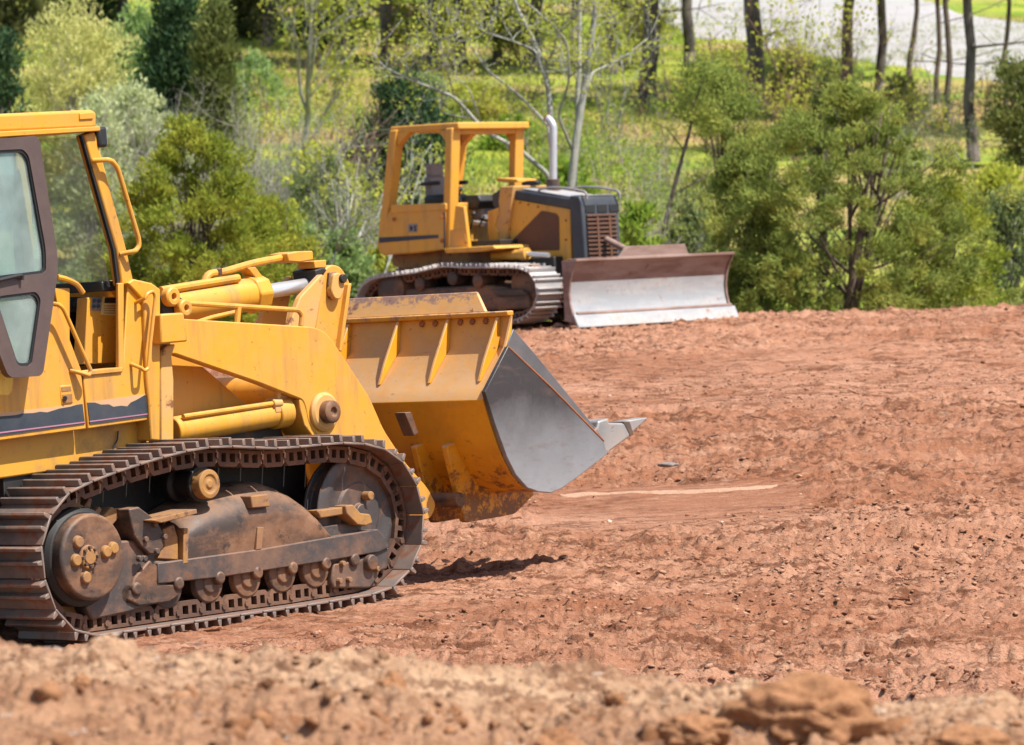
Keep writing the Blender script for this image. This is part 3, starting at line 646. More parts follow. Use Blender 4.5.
    rp = D1((200,128),(198,152),(250,160),(440,150),(480,138),(480,108))
    a = X(*D1((202,140))[0], yr); b = X(*D1((478,122))[0], yr); d = Vector((b[0]-a[0], b[1]-a[1])).normalized(); nn = Vector((-d.y, d.x))
    A = Vector(a)-d*.02; B = Vector(b)+d*.16
    MB().plate([tuple(A-nn*.05), tuple(B-nn*.05), tuple(B+nn*.05), tuple(A+nn*.05)], yr-.05, .62).build('canopy_roof', M['orange'], T, .02, 3)
    def post(name, top, bot, y, w=.075, wy=.09):
        t = X(*D1(top)[0] if isinstance(top[0], tuple) else D1(top)[0], yr); bt = X(*D1(bot)[0], yr)
        return MB().plate([(bt[0]-w,bt[1]), (bt[0]+w,bt[1]), (t[0]+w,t[1]), (t[0]-w,t[1])], y-wy, y+wy).build(name, M['orange'], T, .02, 3)
    for y in (yr, .52):
        post('canopy_post', (220,140), (160,690), y); post('canopy_post', (480,130), (464,690), y, .07)
    for y in (yr, .52):                                     # gussets in the corners
        MB().plate(PO(D1((235,150),(290,148),(232,215)), yr), y-.06, y+.06).build('post_gusset', M['orange'], T, .01)
        MB().plate(PO(D1((460,140),(425,145),(462,200)), yr), y-.06, y+.06).build('post_gusset', M['orange'], T, .01)
    tt = X(*D1((478,128))[0], yr)
    MB().box(tt[0]-.06, tt[0]+.06, -.75, .5, tt[1]-.10, tt[1]-.02).build('roof_beam', M['orange'], T, .015)
    # operator station
    s0 = DP.at(*D1((405,450))[0], -.05)
    seat = MB().box(s0.x-.10, s0.x+.36, -.25, .25, s0.z-.14, s0.z+.02).build('seat', M['black'], T, .05, 3)
    MB().plate(round2([(s0.x-.10,s0.z), (s0.x+.05,s0.z), (s0.x+.0,s0.z+.30), (s0.x-.12,s0.z+.30)], .05), -.2,.2).build('seat_back', M['grey'], seat, .04)
    MB().plate(round2([(s0.x-.12,s0.z+.29), (s0.x-.01,s0.z+.29), (s0.x-.03,s0.z+.48), (s0.x-.12,s0.z+.48)], .05), -.15,.15).build('head_rest', M['grey'], seat, .04)
    for y in (-.29,.29): MB().box(s0.x-.05, s0.x+.3, y-.04, y+.04, s0.z+.16, s0.z+.22).build('arm_rest', M['black'], seat, .02)
    pl('dash', D1((528,445),(650,440),(665,470),(640,505),(540,512)), -.45, .45, 'black', T, .02, at=-.2)
    pl('dash_column', D1((545,510),(640,500),(640,560),(560,560)), -.3, .3, 'grey', T, .02, at=-.2)
    for q0, q1 in (((500,490),(512,425)), ((520,500),(505,430)), ((560,600),(575,540)), ((600,590),(615,560))):
        u0, u1 = DP.at(*D1(q0)[0], -.5), DP.at(*D1(q1)[0], -.5)
        lv = MB().cyl(u0, u1, .014, n=8).build('control_lever', M['black'], T, 0)
        MB().rings([(0,.02),(.03,.045),(.07,.03)], u1, (0,0,1), 12).build('knob', M['black'], lv, .004)
    pl('pedal', D1((560,560),(620,575),(625,590),(560,580)), -.5, -.35, 'bright', T, .006)
    # engine cowl, hood, grille
    Yh = -.44; Yf = .27
    pl('cowl', D1((700,402),(762,400),(745,520),(718,700),(680,698),(690,610),(672,590),(695,520),(690,470)), Yh-.06, Yf, 'yellow_dusty', T, .015)
    pl('cowl_trim', D1((660,440),(700,415),(700,520),(690,525),(665,490)), Yh-.02, .4, 'navy', T, .01)
    pl('cowl_side', D1((640,520),(690,500),(690,530),(672,590),(690,610),(680,690),(650,690),(640,600)), Yh-.08, Yh+.1, 'orange', T, .01)
    hood = pl('engine_side', D1((764,462),(1024,508),(1030,745),(1000,760),(720,735),(722,700),(748,520)), Yh, Yf, 'orange', T, .012)
    pl('engine_screen', D1((890,515),(905,517),(960,528),(972,545),(975,700),(752,700),(752,655)), Yh-.008, Yh+.02, 'mesh', hood, .004, .03)
    pl('cowl_gap', D1((757,420),(764,420),(724,735),(716,735)), Yh-.004, Yh+.1, 'navy', hood, 0)
    for q in D1((792,478),(830,487),(875,497),(745,640),(745,600),(1005,560),(1005,650)):
        MB().cyl(DP.at(*q, Yh), DP.at(*q, Yh-.012), .016, n=8).build('bolt', M['rust'], hood, 0)
    x0 = X(*D1((764,440))[0], Yh); gx = X(*D3((108,340))[0], Yh)
    ht = pl('hood', D1((764,418),(1024,455),(1030,458),(1030,510),(764,464)), Yh-.012, Yf+.012, 'navy', T, .03)
    # white sheet that paints the sun highlight on top of the hood
    h0 = X(*D1((764,418))[0], Yh-.012); h1 = X(*D1((1030,456))[0], Yh-.012)
    MB().plate([(h0[0]+.08,h0[1]+.0), (h1[0],h1[1]), (h1[0],h1[1]+.012), (h0[0]+.08,h0[1]+.016)], Yh+.06,Yf-.06).build('hood_highlight', M['blade_white'], ht, .004)
    xg = X(*D3((132,330))[0], Yh)[0]; zb = X(*D3((105,500))[0], Yh)[1]-.1; zg = h1[1]+.02
    xr = h1[0]-.02; xf = xr + .22
    shell = MB().plate([(xr,zb),(xf,zb),(xf,zg-.10),(xf-.04,zg),(xr,zg+.015)], Yh-.03, Yf+.03).build('radiator_shell', M['navy'], T, .02)
    MB().plate([(xf-.2,zg+.003),(xf-.03,zg+.001),(xf-.03,zg+.012),(xf-.2,zg+.017)], Yh+.05,Yf-.05).build('shell_highlight', M['blade_white'], shell, .003)  # white strip painting the sun highlight on the shell
    gr = MB().box(xf-.005, xf+.006, Yh+.05,Yf-.05, zb+.05, zg-.30).build('grille', M['dark'], shell, 0)
    nb_ = 11
    for k in range(nb_):
        z = zb + .08 + (zg-.36-zb)*k/(nb_-1)
        MB().box(xf, xf+.03, Yh+.05, Yf-.05, z-.012, z+.014).build('grille_bar', M['mesh'], gr, .003)
    for y in (-.18, .07): MB().box(xf, xf+.035, y-.02, y+.02, zb+.05, zg-.3).build('grille_post', M['mesh'], gr, .003)
    for y0, y1 in ((-.40,-.20),(-.15,.05),(.10,.30)):
        MB().box(xf-.004, xf+.012, y0, y1, zg-.24, zg-.13).build('grille_badge', M['black'], shell, .004)
    # exhaust, rails, air cleaner cap
    e0 = DP.at(*D1((945,408))[0], .0); e1 = DP.at(*D1((946,128))[0], .0); e2 = DP.at(*D1((912,95))[0], .0)
    dirv = (e2-e1)
    ex = MB().tube([e0, e1] + [e1 + Vector((-.016*k*k*.4, 0, .034*k)) for k in (1,2,3,4)], .056, 18).build('exhaust_pipe', M['stack'], T, 0)
    MB().cyl(e0-Vector((0,0,.05)), e0+Vector((0,0,.12)), .095, n=18).build('exhaust_collar', M['casing'], ex, .006)
    qe = e1 + Vector((-.192,0,.22)); 
    MB().rings([(0,.058),(.02,.058),(.021,.045)], e1 + Vector((-.016*16*.4,0,.136)), (-.13,0,.10), 16).build('exhaust_mouth', M['rust'], ex, 0)
    c = DP.at(*D1((845,405))[0], .0)
    ac = MB().rings([(-.1,.06),(.02,.06),(.03,.14),(.07,.14),(.09,.09)], c, (0,0,1), 18).build('pre_cleaner', M['black'], T, .006)
    c2 = DP.at(*D1((950,425))[0], .1)
    MB().rings([(-.1,.05),(0,.05),(.01,.11),(.04,.11),(.05,.06)], c2, (0,0,1), 16).build('radiator_cap', M['black'], T, .006)
    for y in (-.40,.28):
        P = [DP.at(*q, -.40) for q in D3((-8,285),(-2,268),(40,262),(100,266),(150,276),(158,284),(158,302))]
        MB().tube(arc([Vector((p.x, y, p.z)) for p in P], .06), .018, 8).build('hood_rail', M['grey'], T, 0)
    pl('hood_bracket', D1((705,362),(800,368),(802,382),(740,384),(705,376)), -.1, .3, 'orange', T, .006, at=0)
    # lift cylinders, push frame, blade
    for sg in (-1, 1):
        y = sg*.72
        a = X(*D1((668,727))[0], -.72); b = X(*D1((822,716))[0], -.72); c = X(*D1((925,722))[0], -.72)
        cy = MB().cyl((a[0],y,a[1]), (b[0],y,b[1]), .07, n=18).build('angle_cylinder', M['orange'], T, .006)
        MB().cyl((b[0]-.1,y,b[1]), (b[0]+.02,y,b[1]), .088, n=18).build('cylinder_head', M['orange'], cy, .006)
        MB().cyl((b[0],y,b[1]), (c[0],y,c[1]), .035, n=14).build('cylinder_rod', M['chrome'], cy, 0)
        MB().tube([(ic[0]-1.2, sg*.62, ic[1]+.05), (ic[0]+.9, sg*.62, ic[1]-.15)], .10, 12).build('push_arm', M['casing'], T, .01)
    bl = DP.at(569,261,Y=-1.58).x; br = DP.at(726,254.7,Y=1.55).x
    XB = (bl+br)/2; print('BLADE', bl, br, 'grille x', xf, 'idler', ic)
    ya = DP.at(569.5,260.6,X=XB).y; yb = DP.at(724.5,254.7,X=XB).y
    zt = DP.at(569.5,260.6,X=XB).z; z0 = DP.at(575,324,X=XB).z
    print('ya', ya, yb, zt, z0)
    Hh = zt - z0
    # section: concave face, curled forward at the top, cutting edge forward at the bottom
    sec = [(.10,0.),(.06,.06),(.0,.18),(-.035,.34),(-.04,.5),(-.015,.66),(.04,.82),(.10,.93),(.135,1.0)]
    prof = [(XB + x, z0 + z*Hh) for x, z in sec]; back = [(x-.05, z) for x, z in prof]
    b1 = 4
    bw = MB().plate(prof[:6] + back[:6][::-1], ya, yb).build('blade', M['blade_white'], T, .004)  # pale steel also paints in the sun on the upturned lower face
    MB().plate(prof[5:] + back[5:][::-1], ya+.001, yb-.001).build('blade_upper', M['blade_brown'], bw, .004)  # brown strip paints in the shade under the curled top
    tp = (prof[-1], back[-1])
    ym = (ya+yb)/2
    ce = MB().add([(tp[0][0], ym-.75, tp[0][1]), (tp[0][0], ym+.70, tp[0][1]), (tp[0][0]+.02, ym+.60, tp[0][1]+.16), (tp[0][0]+.02, ym-.60, tp[0][1]+.16),
                   (tp[1][0], ym-.75, tp[1][1]), (tp[1][0], ym+.70, tp[1][1]), (tp[1][0]+.02, ym+.60, tp[1][1]+.16), (tp[1][0]+.02, ym-.60, tp[1][1]+.16)],
                  [(0,1,2,3),(7,6,5,4),(0,4,5,1),(1,5,6,2),(2,6,7,3),(3,7,4,0)]).build('spill_plate', M['blade_brown'], bw, .006)
    MB().box(XB-.02, XB+.16, ya-.03, yb+.03, zt-.02, zt+.02).build('top_rail', M['blade_brown'], bw, .008)
    MB().plate([(XB+.135,z0-.06),(XB+.165,z0-.05),(XB+.09,z0+.125),(XB+.055,z0+.125)], ya-.06, yb+.06).build('cutting_edge', M['blade_white'], bw, .006)
    MB().plate([(XB+.075,z0+.12),(XB+.10,z0+.13),(XB+.085,z0+.16),(XB+.06,z0+.16)], ya, yb).build('edge_seam', M['blade_brown'], bw, .003)
    for y, s_ in ((ya, -1), (yb, 1)):
        MB().plate([(XB-.12,z0+.05),(XB+.15,z0-.03)] + [(p[0]+.03, p[1]) for p in prof[1:]] + [(XB-.12,zt)], y, y+s_*.035).build('end_plate', M['blade_brown'], bw, .008)
    MB().box(XB-.3, XB-.05, -.7,.7, z0+.15, z0+.55).build('blade_frame', M['casing'], bw, .02)
    u0 = DP.at(*D3((182,440))[0], -.1); u1 = DP.at(*D3((245,492))[0], -.1)
    MB().cyl((xf+.05,-.05,u0.z), (XB,-.05,zt-.05), .045, n=14).build('lift_cylinder', M['blade_brown'], T, .006)
    return T
DOZER = build_dozer()
# ---------------------------------------------------------------- terrain
def vnoise(x, y, seed=0):
    xi = np.floor(x).astype(np.int64); yi = np.floor(y).astype(np.int64); fx = x-xi; fy = y-yi
    fx = fx*fx*fx*(fx*(fx*6-15)+10); fy = fy*fy*fy*(fy*(fy*6-15)+10)
    def h(a, b):
        n = (a*374761393 + b*668265263 + seed*1442695041) & 0xffffffff
        n = ((n ^ (n >> 13))*1274126177) & 0xffffffff; n = (n ^ (n >> 16)) & 0xffffffff
        return n/4294967295.
    a, b, c, d = h(xi, yi), h(xi+1, yi), h(xi, yi+1), h(xi+1, yi+1)
    return (a*(1-fx)+b*fx)*(1-fy) + (c*(1-fx)+d*fx)*fy
def fbm(x, y, o=4, seed=0, g=.5):
    s = 0; a = 1; t = 0
    for k in range(o):
        s = s + a*(vnoise(x*2**k+17.3*k, y*2**k-9.1*k, seed+k)-.5); t += a; a *= g
    return s/t*2
def sstep(a, b, x): t = np.clip((x-a)/(b-a), 0, 1); return t*t*(3-2*t)
PY = np.array([0,12,16,20,22,26,32,40,47,53,57,61,66,73,80,88,100,120,140,160,200,260.])
PZ = np.array([-2.2,-2.2,-2.16,-2.06,-1.98,-1.89,-1.62,-1.10,-.74,-.46,-.38,-.40,-.82,-1.0,.3,1.75,3.4,6.0,8.6,11.4,17.5,25.])
yy_ = np.arange(-10, 271, .25); zz_ = np.interp(yy_, PY, PZ); kk_ = np.exp(-np.linspace(-2,2,17)**2); kk_ /= kk_.sum()
zs_ = np.convolve(np.pad(zz_, 8, 'edge'), kk_, 'valid')
LN = LP.R @ Vector((0,0,1))
def base_h(x, y):
    x = np.asarray(x, float); y = np.asarray(y, float)
    z = np.interp(y, yy_, zs_) + x*np.interp(y, [0,22,57,66,75], [.05,.05,.035,.03,.0])
    pl = LP.t.z - (LN.x*(x-LP.t.x) + LN.y*(y-LP.t.y))/LN.z - .02
    d = np.hypot(x-LP.t.x-.4, y-LP.t.y-.4); w = 1/(1+(d/3.6)**8); z = z*(1-w) + pl*w
    f = 1 - sstep(12.6, 16.0, y + .35*fbm(x*.9, y*.3, 3, 5))
    fg = -1.228 - .055*x - .02*(11.5-y)
    return z*(1-f) + fg*f
CLAY_Y = [q for q in np.arange(22, 50, .05) if base_h(1.3*q/30, q) >= (YH-490)/F*q][0]; print('CLAY', CLAY_Y)
def height(x, y):
    x = np.asarray(x, float); y = np.asarray(y, float); z = base_h(x, y)
    near = 1 - sstep(13.5, 16, y); dirt = 1 - sstep(60, 66, y)
    d = np.hypot((x-LP.t.x)/1.0, y-LP.t.y); calm = .35 + .65*sstep(2.0, 3.6, d)
    band = .35 + .95*sstep(-.25, .35, fbm(x*.10, y*.22, 3, 31))           # graded and churned stretches
    r = .07*fbm(x*.7, y*.9, 3, 1) + .03*np.abs(fbm(x*2.0, y*4.6, 4, 2, .62))*band + .05*fbm(x*.22, y*2.6, 3, 14) + .022*sstep(.0,.3,fbm(x*.9, y*7, 3, 15))*band + .04*fbm(x*5, y*10, 4, 3, .65)*band + .022*sstep(.0, .22, fbm(x*4.5, y*6, 4, 6, .7))*band + .018*sstep(.02, .2, fbm(x*11, y*12, 3, 9, .65))*band
    r = r + (.034*np.maximum(0, fbm(x*8, y*4.5, 4, 41, .62)) + .026*np.maximum(0, fbm(x*19, y*9, 3, 42, .6)))*band
    r = r + .03*sstep(.1, .5, fbm(x*2.2, y*5.5, 3, 8))*band
    cl = sstep(CLAY_Y-3.2, CLAY_Y-2.2, y)*(1-sstep(CLAY_Y+.4, CLAY_Y+.9, y)) * sstep(-.2, .5, x) * (1-sstep(2.1, 2.6, x)); r = (r-.06)*(1-.88*cl) - .02*cl
    rn = .06*fbm(x*1.8, y*1.8, 3, 11) + .10*np.maximum(0, fbm(x*4, y*5, 5, 12, .6)) + .045*np.abs(fbm(x*13, y*13, 4, 13, .65))
    rn = rn + (1-sstep(11.2, 12.2, y))*(.028*sstep(-.05,.35,fbm(x*5, y*5, 4, 61, .6)) + .02*sstep(.0,.3,fbm(x*14, y*14, 3, 62, .6)) - .015)
    for cx, cy, rr, hh in ((.78,10.9,.30,.085),(1.30,11.1,.24,.07),(.13,10.6,.14,.05),(-.38,11.7,.12,.035),(-1.25,10.8,.3,.03),(.42,11.0,.12,.05)):
        rn = rn + hh*np.exp(-(((x-cx)**2 + (y-cy)**2)/rr**2))*(1 + .9*fbm(x*9, y*9, 3, 21))
    hill = .25*fbm(x*.12, y*.12, 3, 51) + .08*fbm(x*.7, y*.7, 3, 52)
    return z + dirt*((1-near)*r*calm + near*rn) + (1-dirt)*hill
def ray_y(u, v, y0=9., y1=200.):
    """distance at which the photo's pixel (u, v) meets the ground"""
    y = np.arange(y0, y1, .1); x = (u-W/2)/F*y
    hit = np.nonzero(height(x, y) >= (YH-v)/F*y)[0]
    return y[hit[0]] if len(hit) else y1
def ground_pt(u, y): x = (u-W/2)/F*y; return Vector((x, y, float(height(x, y))))

def grid_mesh(name, xs, ys, mat):
    n, m = ys.shape; zs = height(xs, ys)
    me = bpy.data.meshes.new(name); me.vertices.add(n*m); me.vertices.foreach_set('co', np.stack([xs, ys, zs], -1).reshape(-1).astype(np.float32))
    i = np.arange(n*m).reshape(n, m); q = np.stack([i[:-1,:-1], i[:-1,1:], i[1:,1:], i[1:,:-1]], -1).reshape(-1, 4)
    quads(me, q); me.polygons.foreach_set('use_smooth', np.ones(len(q), bool)); return link(name, me, mat)
def quads(me, q):
    me.loops.add(q.size); me.loops.foreach_set('vertex_index', q.reshape(-1).astype(np.int32)); k = q.shape[1]
    me.polygons.add(len(q)); me.polygons.foreach_set('loop_start', np.arange(0, q.size, k, dtype=np.int32)); me.update(calc_edges=True)

def dirt_material():
    m, nt, N = nodes('red_clay'); L = nt.links.new; out = N('ShaderNodeOutputMaterial'); P = N('ShaderNodeBsdfPrincipled')
    g = N('ShaderNodeNewGeometry'); pos = g.outputs['Position']; sp = N('ShaderNodeSeparateXYZ'); L(pos, sp.inputs[0])
    big = noise(nt, pos, .35, 4, .55, (.35,1,1)); mid = noise(nt, pos, 2.2, 5, .65, (.6,1,1)); fine = noise(nt, pos, 15, 6, .72, (.4,1,1)); grit = noise(nt, pos, 60, 4, .7, (.6,1,1))
    c = mixc(nt, ramp(nt, big, .44, .57), (.36,.156,.086), (.49,.25,.155))
    c = mixc(nt, ramp(nt, mid, .42, .70, 0, .75), c, (.31,.115,.052))
    c = mixc(nt, ramp(nt, fine, .52, .72, 0, .7), c, (.58,.33,.20))
    c = mixc(nt, ramp(nt, grit, .60, .72, 0, .6), c, (.22,.085,.05))
    patch = noise(nt, pos, .9, 3, .6, (.5,1,1))
    for sc_, lo_, hi_, col_, am in ((5.5,.515,.56,(.19,.072,.034),.9), (11,.522,.56,(.155,.058,.028),.9), (4.2,.53,.66,(.56,.32,.20),.4), (10,.54,.64,(.62,.39,.26),.45)):
        nn_ = noise(nt, pos, sc_, 7, .74, (.4,1,1)); c = mixc(nt, math2(nt, 'MULTIPLY', ramp(nt, nn_, lo_, hi_, 0, am), ramp(nt, patch, .36, .56, .12, 1.)), c, col_)
    # the nearer bank is paler and sandier, with an uneven edge
    t = ramp(nt, math2(nt, 'ADD', sp.outputs[1], math2(nt, 'MULTIPLY', mid, 2.)), 13.2, 16.2, 1, 0)
    c2 = mixc(nt, ramp(nt, mid, .36, .62), (.60,.39,.24), (.48,.28,.165))
    c2 = mixc(nt, ramp(nt, fine, .5, .62, 0, .85), c2, (.26,.13,.07)); c2 = mixc(nt, ramp(nt, noise(nt, pos, 6, 7, .74), .53, .575, 0, .8), c2, (.20,.095,.05))  # second, darker mix paints clod shadows into the bank colour
    c2 = mixc(nt, ramp(nt, grit, .56, .70, 0, .6), c2, (.60,.42,.26))
    t2 = ramp(nt, math2(nt, 'ADD', sp.outputs[1], math2(nt, 'MULTIPLY', mid, 2.2)), 12.3, 13.3, 1, 0)
    c3 = mixc(nt, ramp(nt, fine, .45, .58), (.43,.23,.13), (.31,.15,.08)); c3 = mixc(nt, ramp(nt, grit, .52, .62, 0, .6), c3, (.46,.27,.155)); c2 = mixc(nt, math2(nt, 'MULTIPLY', t2, .85), c2, c3)
    c = mixc(nt, t, c, c2)
    L(c, P.inputs['Base Color']); P.inputs['Roughness'].default_value = .95; P.inputs['Specular IOR Level'].default_value = .2
    b = N('ShaderNodeBump'); b.inputs['Strength'].default_value = 1.; b.inputs['Distance'].default_value = .05
    L(math2(nt, 'ADD', fine, math2(nt, 'MULTIPLY', grit, .5)), b.inputs['Height']); L(b.outputs[0], P.inputs['Normal'])
    L(P.outputs[0], out.inputs[0]); return m
M['dirt'] = dirt_material()
rows = [4.]
while rows[-1] < 66: rows.append(rows[-1] + .05*(max(rows[-1],7)/25)**1.25)
ry = np.array(rows); sx = np.linspace(-.21,.21, 820)
ys = np.repeat(ry[:,None], len(sx), 1); xs = sx[None,:]*(ys+2)
tag(grid_mesh('ground', xs, ys, M['dirt']), kind='structure')

def hill_material():
    m, nt, N = nodes('spring_hillside'); L = nt.links.new; out = N('ShaderNodeOutputMaterial'); P = N('ShaderNodeBsdfPrincipled')
    pos = N('ShaderNodeNewGeometry').outputs['Position']
    big = noise(nt, pos, .09, 4, .6, (.6,1.6,1)); mid = noise(nt, pos, .55, 5, .65, (.7,1.3,1)); fine = noise(nt, pos, 5, 5, .7)
    c = mixc(nt, ramp(nt, mid, .35, .65), (.12,.24,.025), (.36,.37,.05))
    c = mixc(nt, ramp(nt, big, .44, .60, 0, .85), c, (.38,.25,.12))
    c = mixc(nt, ramp(nt, fine, .5, .7, 0, .55), c, (.42,.38,.12))
    c = mixc(nt, ramp(nt, noise(nt, pos, 1.3, 4, .6), .6, .72, 0, .7), c, (.07,.10,.025))
    L(c, P.inputs['Base Color']); P.inputs['Roughness'].default_value = 1; P.inputs['Specular IOR Level'].default_value = .1
    b = N('ShaderNodeBump'); b.inputs['Strength'].default_value = .8; b.inputs['Distance'].default_value = .15; L(fine, b.inputs['Height']); L(b.outputs[0], P.inputs['Normal'])
    L(P.outputs[0], out.inputs[0]); return m
M['hill'] = hill_material()
ry = np.concatenate([np.arange(65.9, 170, .3), np.arange(170, 262, 1.)]); sx = np.linspace(-1,1,420)
ys = np.repeat(ry[:,None], len(sx), 1); xs = sx[None,:]*(ys*.2+6)
tag(grid_mesh('hillside', xs, ys, M['hill']), kind='structure')

# gravel road that crosses the hill at the upper right
def draped(name, edge_lo, edge_hi, mat, lift, nx=60, ny=14):
    a = np.array(edge_lo, float); b = np.array(edge_hi, float); t = np.linspace(0,1,nx)
    def samp(e): k = np.linspace(0,1,len(e)); return np.stack([np.interp(t,k,e[:,0]), np.interp(t,k,e[:,1])],-1)
    A, B = samp(a), samp(b); s = np.linspace(0,1,ny)[:,None,None]; g = A[None]*(1-s) + B[None]*s
    o = grid_mesh(name, g[...,0], g[...,1], mat); co = np.empty(len(o.data.vertices)*3, np.float32); o.data.vertices.foreach_get('co', co); q = np.full((ny, nx), lift); q[0] = q[-1] = -.12; q[:,0] = q[:,-1] = -.12; co[2::3] += q.reshape(-1); o.data.vertices.foreach_set('co', co); return o
def hp(u, v): y = ray_y(u, v, 72.); return ((u-W/2)/F*y, y)
m, nt, N = nodes('pale_gravel'); P = N('ShaderNodeBsdfPrincipled'); out = N('ShaderNodeOutputMaterial'); pos = N('ShaderNodeNewGeometry').outputs['Position']
c = mixc(nt, ramp(nt, noise(nt, pos, .5, 6, .7, (.4,1.5,1)), .35, .65), (.36,.345,.335), (.29,.27,.26)); c = mixc(nt, ramp(nt, noise(nt, pos, 9, 4, .7), .5, .7, 0, .6), c, (.43,.41,.40))
nt.links.new(c, P.inputs['Base Color']); P.inputs['Roughness'].default_value = 1; nt.links.new(P.outputs[0], out.inputs[0]); M['gravel'] = m
lo = [hp(640,8), hp(690,40), hp(740,50), hp(808,58), hp(880,66), hp(940,78), hp(1024,92), hp(1120,110)]
hi = [(hp(640,8)[0]+.3, hp(640,8)[1]+14), (hp(690,40)[0]+.5, hp(690,40)[1]+26), hp(780,-40), hp(860,-25), hp(930,-2), hp(960,10), hp(1024,20), hp(1120,34)]
tag(draped('road', lo, hi, M['gravel'], .09), kind='structure')

# ---------------------------------------------------------------- clods, stones, straw
def icos(sub):
    bm = bmesh.new(); bmesh.ops.create_icosphere(bm, subdivisions=sub, radius=1); v = np.array([p.co for p in bm.verts]); f = np.array([[q.index for q in p.verts] for p in bm.faces]); bm.free(); return v, f
def lumps(name, pts, size, sub, mat, flat=.65):
    v, f = icos(sub); n = len(pts)
    R_ = RNG.normal(size=(n,3,3)); Q = np.linalg.qr(R_)[0]
    sc = size[:,None]*RNG.uniform(.6,1.3,(n,3)); jit = 1 + RNG.uniform(-.42,.42,(n,len(v),1))
    co = np.einsum('nij,nvj->nvi', Q, v[None]*jit*sc[:,None,:]); co[...,2] *= flat; co += pts[:,None,:]
    me = bpy.data.meshes.new(name); me.vertices.add(n*len(v)); me.vertices.foreach_set('co', co.reshape(-1).astype(np.float32))
    quads(me, (f[None] + (np.arange(n)*len(v))[:,None,None]).reshape(-1,3)); return link(name, me, mat)
def scatter(n, y0, y1, pw=1.):
    y = y0 + (y1-y0)*RNG.uniform(0,1,n)**pw; x = RNG.uniform(-.17,.17,n)*(y+1)
    return x, y
def clod_mat(name, a, b):
    m, nt, N = nodes(name); L = nt.links.new; P = N('ShaderNodeBsdfPrincipled'); out = N('ShaderNodeOutputMaterial'); g = N('ShaderNodeNewGeometry')
    c = mixc(nt, g.outputs['Random Per Island'], a, b); c = mixc(nt, ramp(nt, noise(nt, g.outputs['Position'], 40, 4, .7), .4, .7, 0, .6), c, tuple(x*.7 for x in a))
    L(c, P.inputs['Base Color']); P.inputs['Roughness'].default_value = 1; P.inputs['Specular IOR Level'].default_value = .15
    bp = N('ShaderNodeBump'); bp.inputs['Distance'].default_value = .02; bp.inputs['Strength'].default_value = .8; L(noise(nt, g.outputs['Position'], 50, 5, .7), bp.inputs['Height']); L(bp.outputs[0], P.inputs['Normal'])
    L(P.outputs[0], out.inputs[0]); return m
M['clod'] = clod_mat('red_clods', (.20,.075,.036), (.58,.34,.225)); M['clod_tan'] = clod_mat('tan_clods', (.30,.165,.09), (.46,.28,.165)); M['clod_brown'] = clod_mat('brown_clods', (.25,.115,.055), (.40,.20,.10)); M['pebble'] = clod_mat('pale_pebbles', (.60,.44,.34), (.66,.56,.48)); M['stone'] = clod_mat('grey_stone', (.20,.17,.165), (.26,.23,.22))
x, y = scatter(120000, 17, 60, 1.3); k = fbm(x*.25, y*.5, 3, 77) > RNG.uniform(-.5,.3,len(x)); x, y = x[k], y[k]
k = (np.hypot(x-LP.t.x, y-LP.t.y) > 2.3) & ~((np.abs(y-CLAY_Y+.5) < 1.1) & (x > .2) & (x < 2.3)); x, y = x[k], y[k]
s = .005 + .020*RNG.uniform(0,1,len(x))**5 + .008*RNG.uniform(0,1,len(x))**2
tag(lumps('dirt_clods', np.stack([x, y, height(x,y)+s*.02],-1), s, 1, M['clod'], .5), kind='stuff')
x, y = scatter(5200, 8.5, 15, 1.); s = .003 + .017*RNG.uniform(0,1,len(x))**4
tag(lumps('crumbled_earth', np.stack([x, y, height(x,y)+s*.2],-1), s, 2, M['clod_tan'], .8), kind='stuff')
x, y = scatter(200, 18, 60, 1.2); s = .006 + .018*RNG.uniform(0,1,len(x))**4
x_, y_ = scatter(900, 9.3, 12.0); s_ = .008 + .034*RNG.uniform(0,1,len(x_))**3
tag(lumps('loose_clods', np.stack([x_, y_, height(x_,y_)+s_*.1],-1), s_, 2, M['clod_brown'], .8), kind='stuff')
tag(lumps('pale_pebbles', np.stack([x, y, height(x,y)+s*.1],-1), s, 1, M['pebble'], .5), kind='stuff')
def lump_thing(name, label, cat, u, y, size, mat, sub=5, squash=(1,1,.7), sink=.36, group=None, rough=.42):
    v, f = icos(sub); sd = int(abs(u)*7+y*13) % 9999
    r = 1 + rough*fbm(v[:,0]*1.6+sd, v[:,1]*1.6+v[:,2]*1.1, 3, sd) + rough*.6*np.abs(fbm(v[:,2]*3.4+sd, v[:,0]*3.4-v[:,1]*2.2, 4, sd+3)) + .14*fbm(v[:,1]*6, v[:,2]*6+v[:,0]*4, 5, sd+5, .65)
    co = v*r[:,None]*np.array(squash)*size; p = ground_pt(u, y)
    me = bpy.data.meshes.new(name); me.from_pydata([tuple(c) for c in co], [], [tuple(t) for t in f]); me.polygons.foreach_set('use_smooth', [True]*len(f))
    o = link(name, me, mat); o.location = p + Vector((0,0,size*squash[2]*(1-sink*2))); return tag(o, label, cat, group)
for u, yy, sz, sq, lb in ((806,10.85,.125,(1.5,1,.85),'largest rounded clod of loose tan earth on the near bank, right of centre'),
                      (965,10.95,.085,(1.5,1,.8),'wide tan clod of earth at the right end of the near bank'),
                      (556,10.65,.060,(1.1,1,1.0),'small dark-sided earth lump at the bottom edge, left of the largest clod'),
                      (390,11.75,.040,(1,1,1.15),'pointed brown clod standing on the near bank below the loader track front'),
                      (690,10.7,.070,(1.3,1,.7),'flat crumbly clod leaning on the left side of the largest clod'),
                      (82,11.9,.030,(1,1,1),'little brown clod on the pale bank under the rear of the track')):
    lump_thing('earth_clod', lb, 'clod', u, yy, sz, M['clod_brown'], squash=sq, group='clods on the near bank')
